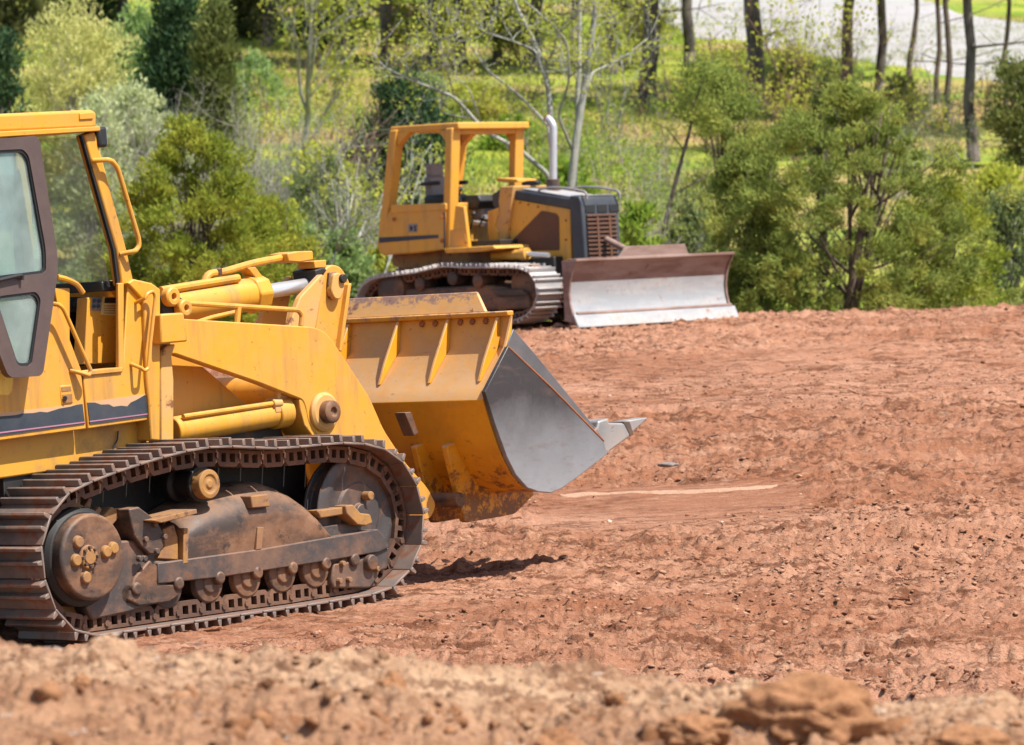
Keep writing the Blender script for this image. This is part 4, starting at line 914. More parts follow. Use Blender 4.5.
for u, v, sz, lb in ((668,467,.055,'flat grey stone lying on the graded dirt right of the bucket tooth'),):
    lump_thing('stone', lb, 'stone', u, ray_y(u, v, 20), sz, M['stone'], sub=3, squash=(1.6,1,.35), sink=.2, rough=.3)
# long pale sheet of dried clay
yl = CLAY_Y; n = 60; n = 90; A_ = np.linspace(0,1,n+1)[:,None]; S_ = np.linspace(-1,1,9)[None,:]
w_ = .20*np.clip(np.minimum(A_*14, (1-A_)*9), .02, 1)**.6*(.7+.6*vnoise(A_*9., A_*0+2., 5)); xx = (560 + 218*A_ - W/2)/F*yl + S_*0; yc = yl + S_*w_*.5 + .08*np.sin(A_*7)
M['clay'] = clod_mat('dried_pale_clay', (.42,.245,.155), (.48,.30,.205)); o = grid_mesh('dried_clay_sheet', xx, yc, M['clay']); co = np.empty(xx.size*3, np.float32); o.data.vertices.foreach_get('co', co)
co[2::3] += (.022*(1-S_**4)*np.ones_like(xx) - .006).reshape(-1); o.data.vertices.foreach_set('co', co)
tag(o, 'long thin pale strip of smooth dried clay lying flat on red dirt', 'clay')
def straws(name, n, y0, y1, l, mat):
    x, y = scatter(n, y0, y1); a = RNG.uniform(0,6.28,n); d = np.stack([np.cos(a), np.sin(a), RNG.uniform(-.1,.35,n)],-1)*(l*RNG.uniform(.4,1,n))[:,None]
    p = np.stack([x,y,height(x,y)+.008],-1); up = np.array([0,0,.004*y0/10]); co = np.stack([p-d/2-up, p+d/2-up, p+d/2+up, p-d/2+up],1)
    me = bpy.data.meshes.new(name); me.vertices.add(n*4); me.vertices.foreach_set('co', co.reshape(-1).astype(np.float32)); quads(me, np.arange(n*4).reshape(n,4)); return tag(link(name, me, mat), kind='stuff')
straws('straw_litter', 500, 9, 16, .05, M['pebble']); straws('dry_twigs', 200, 18, 60, .16, M['clod'])

# ---------------------------------------------------------------- light
w = bpy.data.worlds.new('World'); SC.world = w; w.use_nodes = True; nt = w.node_tree
sky = nt.nodes.new('ShaderNodeTexSky'); sky.sky_type = 'NISHITA'; sky.sun_disc = False
EL, AZ = math.radians(60), math.atan2(.86, -.51)
sky.sun_elevation = EL; sky.sun_rotation = AZ; sky.air_density = 1.; sky.dust_density = 1.5; sky.ozone_density = 1.
bg = nt.nodes['Background']; bg.inputs[1].default_value = .105; nt.links.new(sky.outputs[0], bg.inputs[0])
sl = bpy.data.lights.new('sun', 'SUN'); sl.energy = 4.8; sl.angle = math.radians(.53); sl.color = (1,.955,.88)
so = bpy.data.objects.new('sun', sl); COL.objects.link(so)
so.rotation_euler = Vector((-math.sin(AZ)*math.cos(EL), -math.cos(AZ)*math.cos(EL), -math.sin(EL))).to_track_quat('-Z','Y').to_euler()
vs_ = SC.view_settings; vs_.view_transform = 'Standard'; vs_.look = 'None'; vs_.gamma = 1; vs_.use_curve_mapping = False; vs_.exposure = .74
SC.cycles.use_denoising = True; SC.cycles.max_bounces = 6; SC.cycles.transparent_max_bounces = 16; SC.cycles.diffuse_bounces = 3; SC.cycles.glossy_bounces = 3
SC.cycles.use_adaptive_sampling = True; SC.cycles.caustics_reflective = False; SC.cycles.caustics_refractive = False
# ---------------------------------------------------------------- vegetation
def leaf_mat(name, cols, trans=.35):
    """leaves: every leaf its own tone, whole sprays lighter or darker"""
    m, nt, N = nodes(name); L = nt.links.new; out = N('ShaderNodeOutputMaterial'); g = N('ShaderNodeNewGeometry'); tc = N('ShaderNodeTexCoord').outputs['Object']
    c = mixc(nt, g.outputs['Random Per Island'], cols[0], cols[1])
    c = mixc(nt, ramp(nt, noise(nt, tc, 1.5, 3, .6), .45, .68, 0, .8), c, cols[2])
    d = N('ShaderNodeBsdfDiffuse'); t = N('ShaderNodeBsdfTranslucent'); L(c, d.inputs[0]); L(c, t.inputs[0])
    mx = N('ShaderNodeMixShader'); mx.inputs[0].default_value = trans; L(d.outputs[0], mx.inputs[1]); L(t.outputs[0], mx.inputs[2]); L(mx.outputs[0], out.inputs[0]); return m
def bark_mat(name, a, b, s=6):
    m, nt, N = nodes(name); L = nt.links.new; out = N('ShaderNodeOutputMaterial'); P = N('ShaderNodeBsdfPrincipled'); tc = N('ShaderNodeTexCoord').outputs['Object']
    c = mixc(nt, ramp(nt, noise(nt, tc, s, 5, .7, (1,1,.35)), .38, .64), a, b); L(c, P.inputs['Base Color']); P.inputs['Roughness'].default_value = .95
    bp = N('ShaderNodeBump'); bp.inputs['Distance'].default_value = .04; L(noise(nt, tc, s*4, 4, .7, (1,1,.25)), bp.inputs['Height']); L(bp.outputs[0], P.inputs['Normal']); L(P.outputs[0], out.inputs[0]); return m
LM = {
 'juniper': leaf_mat('juniper_leaves', ((.17,.23,.055), (.30,.35,.085), (.43,.43,.10)), .42),
 'juniper_yellow': leaf_mat('yellow_green_juniper_leaves', ((.18,.24,.035), (.33,.37,.055), (.47,.45,.07)), .42),
 'juniper_grey': leaf_mat('grey_green_juniper_leaves', ((.16,.21,.09), (.26,.31,.12), (.33,.36,.15))),
 'dark': leaf_mat('dark_conifer_needles', ((.035,.075,.04), (.07,.12,.055), (.09,.14,.05)), .2),
 'olive': leaf_mat('olive_conifer_needles', ((.13,.16,.05), (.22,.25,.08), (.27,.28,.09))),
 'cream': leaf_mat('cream_spring_leaves', ((.56,.55,.20), (.72,.68,.30), (.50,.52,.17)), .45),
 'pale': leaf_mat('pale_grey_green_leaves', ((.45,.50,.25), (.62,.65,.36), (.50,.55,.27)), .4),
 'spring': leaf_mat('bright_spring_leaves', ((.34,.40,.06), (.52,.52,.09), (.50,.46,.10)), .5),
 'fresh': leaf_mat('fresh_green_leaves', ((.17,.28,.04), (.29,.40,.06), (.36,.43,.08)), .45),
 'light': leaf_mat('light_green_leaves', ((.24,.36,.13), (.36,.46,.18), (.30,.42,.14)), .45),
 'wood': leaf_mat('mixed_wood_leaves', ((.08,.10,.045), (.17,.18,.07), (.26,.25,.10)), .4),
}
BM = {'brown': bark_mat('brown_bark', (.085,.06,.045), (.17,.125,.095)), 'dark': bark_mat('dark_bark', (.04,.033,.03), (.20,.165,.14), 3),
      'white': bark_mat('pale_smooth_bark', (.40,.39,.34), (.25,.25,.205), 3), 'grey': bark_mat('grey_twigs', (.27,.245,.215), (.40,.37,.32)), 'rosy': bark_mat('rosy_twigs', (.26,.15,.11), (.36,.22,.17))}

def unit(n): v = RNG.normal(size=(n,3)); return v/np.linalg.norm(v, axis=1, keepdims=True)
def leaf_cloud(name, centres, rad, per, l, w, mat, parent, axis=None, bias=.8, droop=0., flat=1.):
    """small pointed leaves spread through clumps; they point away from the axis of the plant"""
    centres = np.asarray(centres, float); n = len(centres)*per; rad = np.broadcast_to(np.asarray(rad, float), (len(centres),))
    c = np.repeat(centres, per, 0); r = np.repeat(rad, per)
    p = c + unit(n)*(r*RNG.uniform(0,1,n)**.5)[:,None]*np.array([1,1,flat])
    out = p - (np.array([0,0,centres[:,2].min()]) if axis is None else np.asarray(axis)); out /= np.linalg.norm(out, axis=1, keepdims=True)+1e-6
    d = unit(n) + out*bias + np.array([0,0,-droop]); d /= np.linalg.norm(d, axis=1, keepdims=True)
    s = np.cross(d, unit(n)); s /= np.linalg.norm(s, axis=1, keepdims=True)+1e-6
    ll = (l*RNG.uniform(.6,1.35,n))[:,None]; ww = (w*RNG.uniform(.7,1.3,n))[:,None]
    co = np.stack([p, p + d*ll*.5 + s*ww*.5, p + d*ll, p + d*ll*.5 - s*ww*.5], 1)
    me = bpy.data.meshes.new(name); me.vertices.add(n*4); me.vertices.foreach_set('co', co.reshape(-1).astype(np.float32)); quads(me, np.arange(n*4).reshape(n,4))
    return link(name, me, mat, parent)
def limbs(name, paths, mat, parent, n=6):
    b = MB()
    for P, r0, r1 in paths: b.tube(P, r0, n, r1)
    me = bpy.data.meshes.new(name); me.from_pydata(b.v, [], b.f); me.polygons.foreach_set('use_smooth', [True]*len(b.f)); return link(name, me, mat, parent)
def curve(a, b, sag=.12, k=6, wob=.06):
    a, b = np.asarray(a, float), np.asarray(b, float); L_ = np.linalg.norm(b-a); m = (a+b)/2 + np.array([0,0,-sag*L_]) + RNG.normal(size=3)*wob*L_
    return [tuple(a*(1-t)**2 + 2*m*t*(1-t) + b*t*t) for t in np.linspace(0,1,k)]
def root(name, label, cat, u, y, group=None, dz=-.05):
    p = ground_pt(u, y); p.z += dz; return tag(empty(name, loc=p), label, cat, group), p
def M_(px_, y): return px_*y/F
def top_h(v, y, p): return (YH-v)/F*y - p.z

def juniper(label, u, y, wpx, vtop, leaf='juniper', clumps=260, per=110, l=.10, w=.028, cr=.26, shape='bush', name='juniper', cat='juniper', group='junipers along the edge of the dirt', bark='brown', base=.78, seed_lean=0., limbn=46):
    T, p = root(name, label, cat, u, y, group); h = top_h(vtop, y, p); R_ = M_(wpx, y)/2
    n = clumps; z = RNG.uniform(.015,1,n)**(1.2 if shape == 'bush' else .95)
    if shape == 'bush': env = np.interp(z, [0,.10,.40,.66,.86,1.], [max(base,.9),1.,.98,.78,.46,.08])
    elif shape == 'cone': env = np.interp(z, [0,.08,.5,1.], [.8,1.,.58,.04])
    else: env = np.interp(z, [0,.25,.55,.85,1.], [.35,.75,1.,.7,.25])
    a = RNG.uniform(0,2*np.pi,n)
    lob = 1 + .22*np.sin(a*3 + z*4 + u) * (1-z*.5) + .16*np.sin(a*5 - z*9 + y)        # lobes: an uneven outline
    rr = env*R_*lob*np.sqrt(RNG.uniform(.12,1,n))
    C_ = np.stack([np.cos(a)*rr + seed_lean*z*h, np.sin(a)*rr*.85, z*h*(.93+.07*lob)], -1); C_ += RNG.normal(size=C_.shape)*cr*.25
    leaf_cloud('crown', C_, cr*RNG.uniform(.55,1.25,n), per, l, w, LM[leaf], T, bias=1.1, flat=.75)
    paths = []; stems = 5 if shape == 'bush' else 1
    tops = []
    for k in range(stems):
        b = np.array([RNG.uniform(-.12,.12), RNG.uniform(-.12,.12), 0]); aa = RNG.uniform(0,6.28); t = np.array([math.cos(aa)*R_*.38*(stems>1) + seed_lean*h*.8, math.sin(aa)*R_*.3*(stems>1), h*RNG.uniform(.72,.95)])
        P = curve(b, t, .02, 8, .03); tops.append(P); paths.append((P, .012+.011*h, .01))
    for i in RNG.choice(n, min(n, limbn), False):
        P = tops[i % stems]; s = P[min(7, max(0, int((C_[i,2]/h*.75)*8) - RNG.integers(0,3)))]; paths.append((curve(s, C_[i], .06), .006+.006*h, .004))
    limbs('trunk', paths, BM[bark], T); return T

def grow(start, d, length, r, depth, spread, paths, tips, up=.15, ratio=.66, kids=(2,4), seg=5, wob=.16):
    p = np.array(start, float); d = np.array(d, float); P = [tuple(p)]
    for k in range(seg):
        d = d + RNG.normal(size=3)*wob + np.array([0,0,up*.3]); d /= np.linalg.norm(d); p = p + d*length/seg; P.append(tuple(p))
    paths.append((P, r, r*.5)); tips.append((p.copy(), depth))
    if depth <= 0: return
    for j in range(RNG.integers(*kids)+1):
        k = RNG.integers(1, seg+1); s = np.array(P[k]); dd = d + unit(1)[0]*spread + np.array([0,0,up]); dd /= np.linalg.norm(dd)
        grow(s, dd, length*ratio*RNG.uniform(.7,1.15), r*.5*RNG.uniform(.8,1.1), depth-1, spread, paths, tips, up, ratio, kids, seg, wob)
def twiggy(label, u, y, vtop, bark='grey', stems=4, depth=3, r=.03, spread=.8, name='bare_shrub', cat='shrub', leaf=None, per=8, l=.07, w=.04, lr=.25, group=None, lean=.35, kids=(2,4), ratio=.62, up=.2):
    T, p = root(name, label, cat, u, y, group); h = top_h(vtop, y, p); paths = []; tips = []
    for k in range(stems):
        a = 6.28*k/stems + RNG.uniform(-.5,.5); d = np.array([math.cos(a)*lean, math.sin(a)*lean, 1.]); d /= np.linalg.norm(d)
        grow((.08*math.cos(a), .08*math.sin(a), 0), d, h*.62*RNG.uniform(.8,1.1), r, depth, spread, paths, tips, kids=kids, ratio=ratio, up=up)
    limbs('branches', paths, BM[bark], T, 5)
    if leaf:
        C_ = [t for t, dp in tips if dp <= 1]; leaf_cloud('crown', C_, lr, per, l, w, LM[leaf], T, bias=.3)
    return T
def tall_tree(label, u, y, wpx, lean=0., bark='dark', leaf='spring', vbase=None, name='forest_tree', group='trunks of the wood on the hill', crown=True, low=0, bend=0., cat='tree', hh=None):
    """a straight trunk whose crown spreads above the picture"""
    T, p = root(name, label, cat, u, y, group); h = hh or RNG.uniform(11,14); r = M_(wpx, y)/2; paths = []
    ph = RNG.uniform(0,6); P = [(lean*h*t + bend*math.sin(t*5)*.4 + .05*math.sin(t*13+ph)+.04*math.sin(t*29+ph*2), bend*.3*math.cos(t*4), h*t) for t in np.linspace(0,1,16)]; P = P[:1]+P[1:]
    P[0] = (P[0][0], P[0][1], -.2)
    b = MB(); b.tube([Vector(q) for q in P], r*1.12, 12, r*.35); b.tube([Vector((0,0,-.3)), Vector((lean*.5,0,.5))], r*1.5, 12, r*1.05)
    C_ = []
    for k in range(16):
        t = RNG.uniform(.45,1) if k >= low else RNG.uniform(.12,.4); s = np.array(P[int(t*15)]); a = RNG.uniform(0,6.28); L_ = (1.3-t)*RNG.uniform(2.2,4.2); e = s + np.array([math.cos(a)*L_, math.sin(a)*L_, RNG.uniform(-.1,.5)*L_])
        q = curve(s, e, .03, 6, .08); b.tube([Vector(z) for z in q], r*.26, 6, .012); C_ += [e, np.array(q[4]), np.array(q[3])]
        for j in range(3):
            s2 = np.array(q[RNG.integers(2,6)]); e2 = s2 + unit(1)[0]*L_*.4; b.tube([Vector(z) for z in curve(s2, e2, .05, 4)], r*.1, 4, .006); C_.append(e2)
    me = bpy.data.meshes.new('trunk'); me.from_pydata(b.v, [], b.f); me.polygons.foreach_set('use_smooth', [True]*len(b.f)); link('trunk', me, BM[bark], T)
    if crown: hi_ = [c for c in C_ if c[2] > h*.42]; up_ = [c for c in C_ if c[2]+p.z > .076*y + 1.3]; up_ and leaf_cloud('upper_crown', up_, 1.0, 60, .34, .2, LM['fresh'], T, bias=.2); leaf_cloud('crown', hi_ if u > 560 else hi_ + C_, .9, 7, .16, .10, LM[leaf], T, bias=.2)
    return T

# junipers behind the edge of the dirt, from right to left
juniper('big round dark green juniper bush right of the bulldozer blade, with brown stems showing through', 848, 64.6, 284, 92, 'juniper', 360, 130, cr=.22)
juniper('yellowish juniper at the right end of the bushes, spreading low beside the tan grass', 946, 66.5, 128, 188, 'juniper_yellow', 150, 120, cr=.27)
juniper('feathery mid green juniper directly behind the right end of the blade', 750, 65.8, 112, 150, 'juniper', 170, 130, cr=.27)
juniper('taller loose juniper standing behind the feathery one, its top reaching the tree trunks', 722, 71.5, 84, 72, 'juniper', 105, 100, cr=.28, shape='open', seed_lean=.04)
juniper('narrow juniper tip rising behind the big round juniper', 826, 71, 66, 70, 'olive', 70, 100, cr=.26, shape='cone')
juniper('dense bright yellow green juniper right of the loader cab', 192, 61.5, 196, 130, 'juniper_yellow', 360, 120, cr=.22)
juniper('softer grey green juniper leaning right above the loader tilt cylinder', 268, 64.5, 104, 205, 'juniper_yellow', 130, 110, cr=.26)
juniper('grey green juniper behind the bare branches, left of the bulldozer', 318, 70, 90, 165, 'juniper_grey', 120, 100, cr=.30, shape='open')
juniper('dark green evergreen bush behind the rear of the bulldozer canopy', 404, 84, 92, 74, 'dark', 170, 110, l=.15, w=.045, cr=.42, name='evergreen_bush', cat='bush', group=None)
juniper('dark green evergreen cut by the left edge of the picture above the cab', 0, 87, 52, 42, 'dark', 110, 100, l=.15, w=.05, cr=.4, name='evergreen_bush', cat='bush', group=None)
juniper('tall dark conifer near the upper left, dark as shade', 176, 97, 80, -40, 'dark', 260, 110, l=.2, w=.055, cr=.42, shape='cone', name='conifer', cat='conifer', group='conifers on the hill')
juniper('lighter olive conifer standing close on the right of the dark one', 216, 94, 60, 10, 'olive', 170, 100, l=.17, w=.05, cr=.36, shape='cone', name='conifer', cat='conifer', group='conifers on the hill')
juniper('cream yellow spring tree with upswept branches above the cab roof', 76, 91, 118, 8, 'cream', 190, 60, l=.16, w=.04, cr=.42, shape='open', name='flowering_tree', cat='tree', group=None, bark='grey')
juniper('pale grey green shrub between the cab roof and the bare grey shrub', 138, 82, 92, 92, 'pale', 150, 70, l=.13, w=.05, cr=.36, shape='open', name='pale_shrub', cat='shrub', group=None, bark='grey')
juniper('pale shrub partly hidden behind the cab roof lamp and grab rail', 96, 80, 76, 108, 'pale', 120, 70, l=.13, w=.05, cr=.34, shape='bush', name='pale_shrub', cat='shrub', group=None, bark='grey')
juniper('light green leafy tree behind the cream one, left of the dark conifer', 136, 106, 70, 24, 'light', 120, 60, l=.18, w=.09, cr=.5, shape='open', name='leafy_tree', cat='tree', group=None, bark='grey')
juniper('small bright green sapling right of the bulldozer radiator', 640, 63.5, 50, 212, 'fresh', 34, 60, l=.15, w=.055, cr=.2, shape='open', name='sapling', cat='sapling', group=None, limbn=16)
juniper('dark green young pine by the right edge, below the thin trunk', 1020, 100, 52, 62, 'olive', 70, 80, l=.16, w=.05, cr=.45, shape='open', name='young_pine', cat='pine', group=None)
juniper('fresh green bush low on the left of the bulldozer track', 346, 66, 66, 236, 'light', 80, 80, l=.12, w=.06, cr=.24, name='green_bush', cat='bush', group='leafy bushes at the foot of the hill', shape='bush')
juniper('lower yellow green bush under the rear corner of the bulldozer', 388, 68, 60, 246, 'spring', 60, 70, l=.12, w=.06, cr=.24, name='green_bush', cat='bush', group='leafy bushes at the foot of the hill', shape='bush')
juniper('light bush between the tilt lever and the bulldozer canopy', 300, 67, 70, 232, 'light', 70, 70, l=.12, w=.06, cr=.26, name='green_bush', cat='bush', group='leafy bushes at the foot of the hill', shape='bush')
juniper('low green bush behind the radiator of the bulldozer', 610, 74, 70, 238, 'fresh', 60, 70, l=.14, w=.06, cr=.28, name='green_bush', cat='bush', group='leafy bushes at the foot of the hill', shape='bush')
juniper('drab olive bush at the foot of the leaning stem, right of the sapling', 690, 69, 66, 214, 'juniper_grey', 80, 90, l=.12, w=.04, cr=.28, name='green_bush', cat='bush', group='leafy bushes at the foot of the hill', shape='bush', bark='grey')
juniper('soft grey green bush filling the right edge of the picture above the dirt', 1012, 68.5, 96, 196, 'juniper_grey', 110, 100, l=.11, w=.035, cr=.27, name='green_bush', cat='bush', group='leafy bushes at the foot of the hill', bark='grey')
# bare and thinly leaved shrubs
twiggy('large grey leafless shrub below the olive conifer', 212, 80, 66, 'grey', 18, 3, .03, 1., kids=(4,6), lean=.75, ratio=.58)
twiggy('leafless pale shrub with crossing white branches left of the bulldozer', 292, 66, 128, 'white', 5, 3, .028, .8, lean=.6, leaf='juniper_grey', per=5, l=.05, w=.02)
twiggy('tall pale bare sapling in front of the dark bush, left of the canopy', 352, 67, 92, 'white', 3, 3, .026, .7, lean=.35, leaf='spring', per=3, l=.07, w=.05, name='bare_sapling', cat='sapling')
twiggy('rosy brown leafless shrub behind the bare branches', 334, 83, 118, 'rosy', 8, 3, .025, .9, kids=(3,5), lean=.5)
twiggy('grey bramble heap of bare twigs behind the small sapling', 668, 68, 205, 'grey', 8, 3, .022, 1., kids=(3,4), lean=.9)
twiggy('sapling with bright yellow leaves seen through the bulldozer canopy', 412, 68.5, 138, 'grey', 3, 2, .018, .7, leaf='spring', per=14, l=.12, w=.08, lr=.2, name='yellow_sapling', cat='sapling', lean=.3)
twiggy('thin leaved bush with yellow buds behind the canopy rear post', 374, 72, 150, 'grey', 4, 3, .016, .8, leaf='spring', per=6, l=.10, w=.07, lr=.2, lean=.45)
twiggy('loose spring tree with pale trunk and green yellow leaf dots at top left of centre', 300, 96, -60, 'white', 1, 4, .09, .75, leaf='spring', per=3, l=.13, w=.09, lr=.4, name='spring_tree', cat='tree', lean=.02, kids=(3,5), ratio=.6)
twiggy('low tangle of pale dry twigs at the foot of the right trunks', 985, 92, 205, 'grey', 7, 2, .02, .9, lean=.9)
twiggy('bare brown understory tree between the two middle trunks', 800, 96, 20, 'rosy', 3, 4, .03, .8, kids=(3,5), leaf='spring', per=1, l=.12, w=.07)
twiggy('thin understory tree with yellow buds left of the thick trunk', 610, 104, -5, 'grey', 3, 4, .035, .8, kids=(2,4), leaf='spring', per=1, l=.12, w=.08)
for u, v, lb in ((398, 60, 'bare brown undergrowth with yellow buds above the rear of the canopy'), (448, 56, 'bare brown undergrowth between the trunks above the canopy'), (520, 62, 'bare brown undergrowth below the fork of the pale tree'), (630, 66, 'bare brown undergrowth just left of the thick dark trunk')):
    twiggy(lb, u, float(ray_y(u, v, 72.)), v-75, 'rosy', 5, 4, .03, .9, kids=(3,5), leaf='spring', per=1, l=.13, w=.08, lr=.5, lean=.5)
twiggy('bare sapling cluster right of the thick trunk and below the road', 712, 104, 30, 'rosy', 4, 4, .03, .85, kids=(2,4), leaf='spring', per=1, l=.12, w=.08)

for u, v, vt, b_, lb in ((668, 110, 0, 'grey', 'slim bare sapling between the thick trunk and the lone dark trunk'), (728, 96, -10, 'rosy', 'slim bare sapling just left of the mottled trunk'), (786, 92, -20, 'grey', 'slim bare tree in front of the road, left of the brown upright trunk'),
                        (866, 104, 10, 'rosy', 'bare twiggy sapling between the brown upright and bowed trunks'), (928, 118, 30, 'grey', 'bare twiggy sapling left of the thin pair'), (990, 128, 40, 'rosy', 'bare twiggy sapling right of the long leaning trunk')):
    twiggy(lb, u, float(ray_y(u, v, 72.)), vt, b_, 2, 3, .03, .8, name='bare_sapling', cat='sapling', kids=(2,3), group='bare saplings below the road')
# pale many-stemmed tree behind the bulldozer
T, p = root('white_barked_tree', 'pale many stemmed tree with long crooked branches rising behind the bulldozer exhaust', 'tree', 566, 70.)
def bp(u, v, dy=0.): y = 70.+dy; return ((u-W/2)/F*y - p.x, dy, (YH-v)/F*y - p.z)
WT = [([(566,330),(568,230),(571,186),(576,140),(581,110),(586,75),(590,50),(594,20),(597,0),(600,-60)], .10, .055, 0),
      ([(566,330),(560,240),(555,180),(551,120),(549,94),(545,72),(540,55),(532,37),(518,10),(506,-30)], .085, .04, .5),
      ([(573,200),(577,130),(579,70),(580,20),(582,-60)], .07, .04, .6),
      ([(562,230),(548,174),(520,150),(484,131),(468,112),(454,97),(438,90),(410,80),(384,67),(372,52)], .06, .018, -.4),
      ([(556,190),(548,125),(520,96),(487,70),(470,45),(457,30),(440,18)], .04, .014, .9),
      ([(572,150),(566,135),(558,115),(566,92),(570,76),(567,42),(556,28),(524,0)], .036, .016, -.7),
      ([(582,108),(592,72),(606,66),(628,54),(648,38)], .03, .01, .8),
      ([(549,94),(536,50),(515,42),(490,34),(470,24)], .025, .01, .3),
      ([(545,72),(560,30),(575,10),(590,-20)], .025, .012, -.3),
      ([(454,97),(450,80),(446,66),(440,40)], .02, .006, -.4), ([(484,131),(470,90),(452,72),(430,56)], .016, .006, -.2), ([(520,150),(505,132),(470,118),(440,112)], .014, .005, .2)]
paths = []; tips = []
for q, r0, r1, dy in WT:
    k = len(q); P = arc([Vector(bp(u, v, dy*i/max(1,k-1)*2)) for i, (u, v) in enumerate(q)], .12, 3); paths.append((P, r0*.78, r1*.75))
    for j in range(int(k*2.2)):
        s = P[RNG.integers(len(P)//2, len(P))]; d = unit(1)[0]*.8 + np.array([0,0,.6]); d /= np.linalg.norm(d); grow(tuple(s), d, RNG.uniform(.3,.8), .009, 1, .9, paths, tips, seg=4)
limbs('trunk', paths, BM['white'], T, 8); leaf_cloud('crown', [t for t, d in tips], .16, 5, .07, .05, LM['spring'], T, bias=.2)
# a dark leaning stem right of the blade
T, p = root('leaning_sapling', 'dark thin stem leaning right in front of the junipers, right of the small sapling', 'sapling', 664, 69.)
def bp(u, v, dy=0.): y = 69.+dy; return ((u-W/2)/F*y - p.x, dy, (YH-v)/F*y - p.z)
limbs('trunk', [(arc([Vector(bp(*q)) for q in ((663,330),(664,230),(672,195),(680,165),(690,130),(694,105),(706,70))], .1, 3), .05, .02), ([bp(672,195), bp(700,180,.3), bp(735,150,.6)], .018, .006), ([bp(684,150), bp(668,130,.2), bp(650,120,.3)], .014, .005)], BM['brown'], T, 7)
leaf_cloud('crown', [bp(700+RNG.uniform(-26,30), 88+RNG.uniform(-28,36), RNG.uniform(-.4,.5)) for k in range(34)], .22, 70, .09, .03, LM['juniper'], T, bias=.6)

# trunks of the wood on the hill: (u, base row, width px, lean, bark, label)
for u, v, wpx, lean, lb in (
  (649, 108, 17, .0, 'thick dark trunk right of the pale many stemmed tree, its foot in shade'),
  (690, 66, 11, -.03, 'straight dark trunk standing alone at the left end of the road'),
  (756, 116, 18, -.03, 'thickest mottled trunk, in front of the road left of the big juniper'),
  (845, 100, 11, .0, 'brown upright trunk on the left of the bowed pair'),
  (880, 98, 9, -.05, 'bowed dark trunk just right of the brown upright one'),
  (910, 84, 5, .0, 'slender upright trunk midway between the bowed trunk and the thin pair'),
  (938, 104, 5, -.02, 'left trunk of the thin pair in front of the road'),
  (950, 122, 6, -.05, 'right trunk of the thin pair, leaning left in front of the road'),
  (974, 162, 11, -.055, 'long dark trunk leaning left, rooted lowest of the right hand trunks'),
  (1006, 142, 5, .0, 'thin dark trunk at the far right edge with ivy at its foot'),
  (460, 66, 11, .0, 'dark trunk above the right part of the bulldozer roof'),
  (497, 62, 9, .01, 'thin dark trunk between the roof top and the pale tree'),
  (536, 70, 12, -.01, 'dark trunk crossing behind the upper fork of the pale tree'),
  (612, 74, 11, .01, 'brown trunk right beside the pale tree stems'),
  (432, 68, 10, -.02, 'dark trunk above the bulldozer canopy, left of two thinner ones'),
  (386, 66, 12, .02, 'dark trunk above the rear of the bulldozer canopy'),
  (344, 52, 8, -.02, 'dark trunk at the top, left of the wood above the canopy'),
  (268, 46, 9, .0, 'dark trunk at the top above the bare grey shrub'),
  (236, 34, 8, .02, 'dark trunk behind the tip of the olive conifer'),
  (122, 22, 10, .0, 'dark trunk at the top between the cream tree and dark conifer'),
  (34, 26, 9, .02, 'dark trunk in the shaded wood at the upper left corner'),
  (574, 40, 7, .0, 'thin trunk far back between the stems of the pale tree')):
    y = ray_y(u, v, 72.); tall_tree(lb, u, float(y), wpx, lean, 'dark' if wpx > 6 else 'brown', low=1 if u > 640 else 3, bend=.5 if 'bowed' in lb else .08)
# shrubs and young trees of the wood's dark edge
for i, (u, v, wpx, vt, lf, lb) in enumerate((
  (14, 36, 90, -50, 'wood', 'shaded tree filling the upper left corner'), (88, 22, 80, -70, 'dark', 'dark tree behind the cream one at the top edge'),
  (250, 40, 70, -50, 'wood', 'dim bush behind the spring tree trunk at the top'), (330, 50, 60, -30, 'dark', 'dark bush at the top, left of the wood above the canopy'),
  (470, 34, 60, -50, 'wood', 'olive understory bush above the canopy front'))):
    juniper(lb, u, float(ray_y(u, v, 72.)), wpx, vt, lf, 90, 60, l=.28, w=.13, cr=.75, shape='open', name='understory_tree', cat='tree', group='dim growth at the top of the hill', bark='dark', limbn=20)
for i, (u, v, wpx, vt, lf, lb) in enumerate((
  (512, 150, 40, 122, 'fresh', 'small green shrub on the grass between canopy and exhaust'), (474, 120, 50, 88, 'spring', 'small yellow green shrub on the grass behind the bulldozer roof'),
  (700, 120, 50, 78, 'fresh', 'green shrub between the lone dark trunk and the mottled trunk'),
  (790, 104, 50, 66, 'olive', 'olive shrub between the mottled trunk and the brown upright one'),
  (1000, 215, 60, 170, 'spring', 'yellow green shrub at the right edge above the tan grass'), (255, 110, 60, 62, 'light', 'light green shrub right of the olive conifer'),
  (420, 110, 46, 80, 'light', 'pale green shrub behind the canopy rear'), (560, 215, 60, 168, 'fresh', 'green shrub behind the bulldozer hood'), (900, 120, 46, 84, 'olive', 'olive shrub under the slender trunk'))):
    juniper(lb, u, float(ray_y(u, v, 72.)), wpx, vt, lf, 46, 60, l=.17, w=.08, cr=.34, shape='bush', name='hill_shrub', cat='shrub', group='small shrubs on the grassy hill', bark='grey', limbn=12)
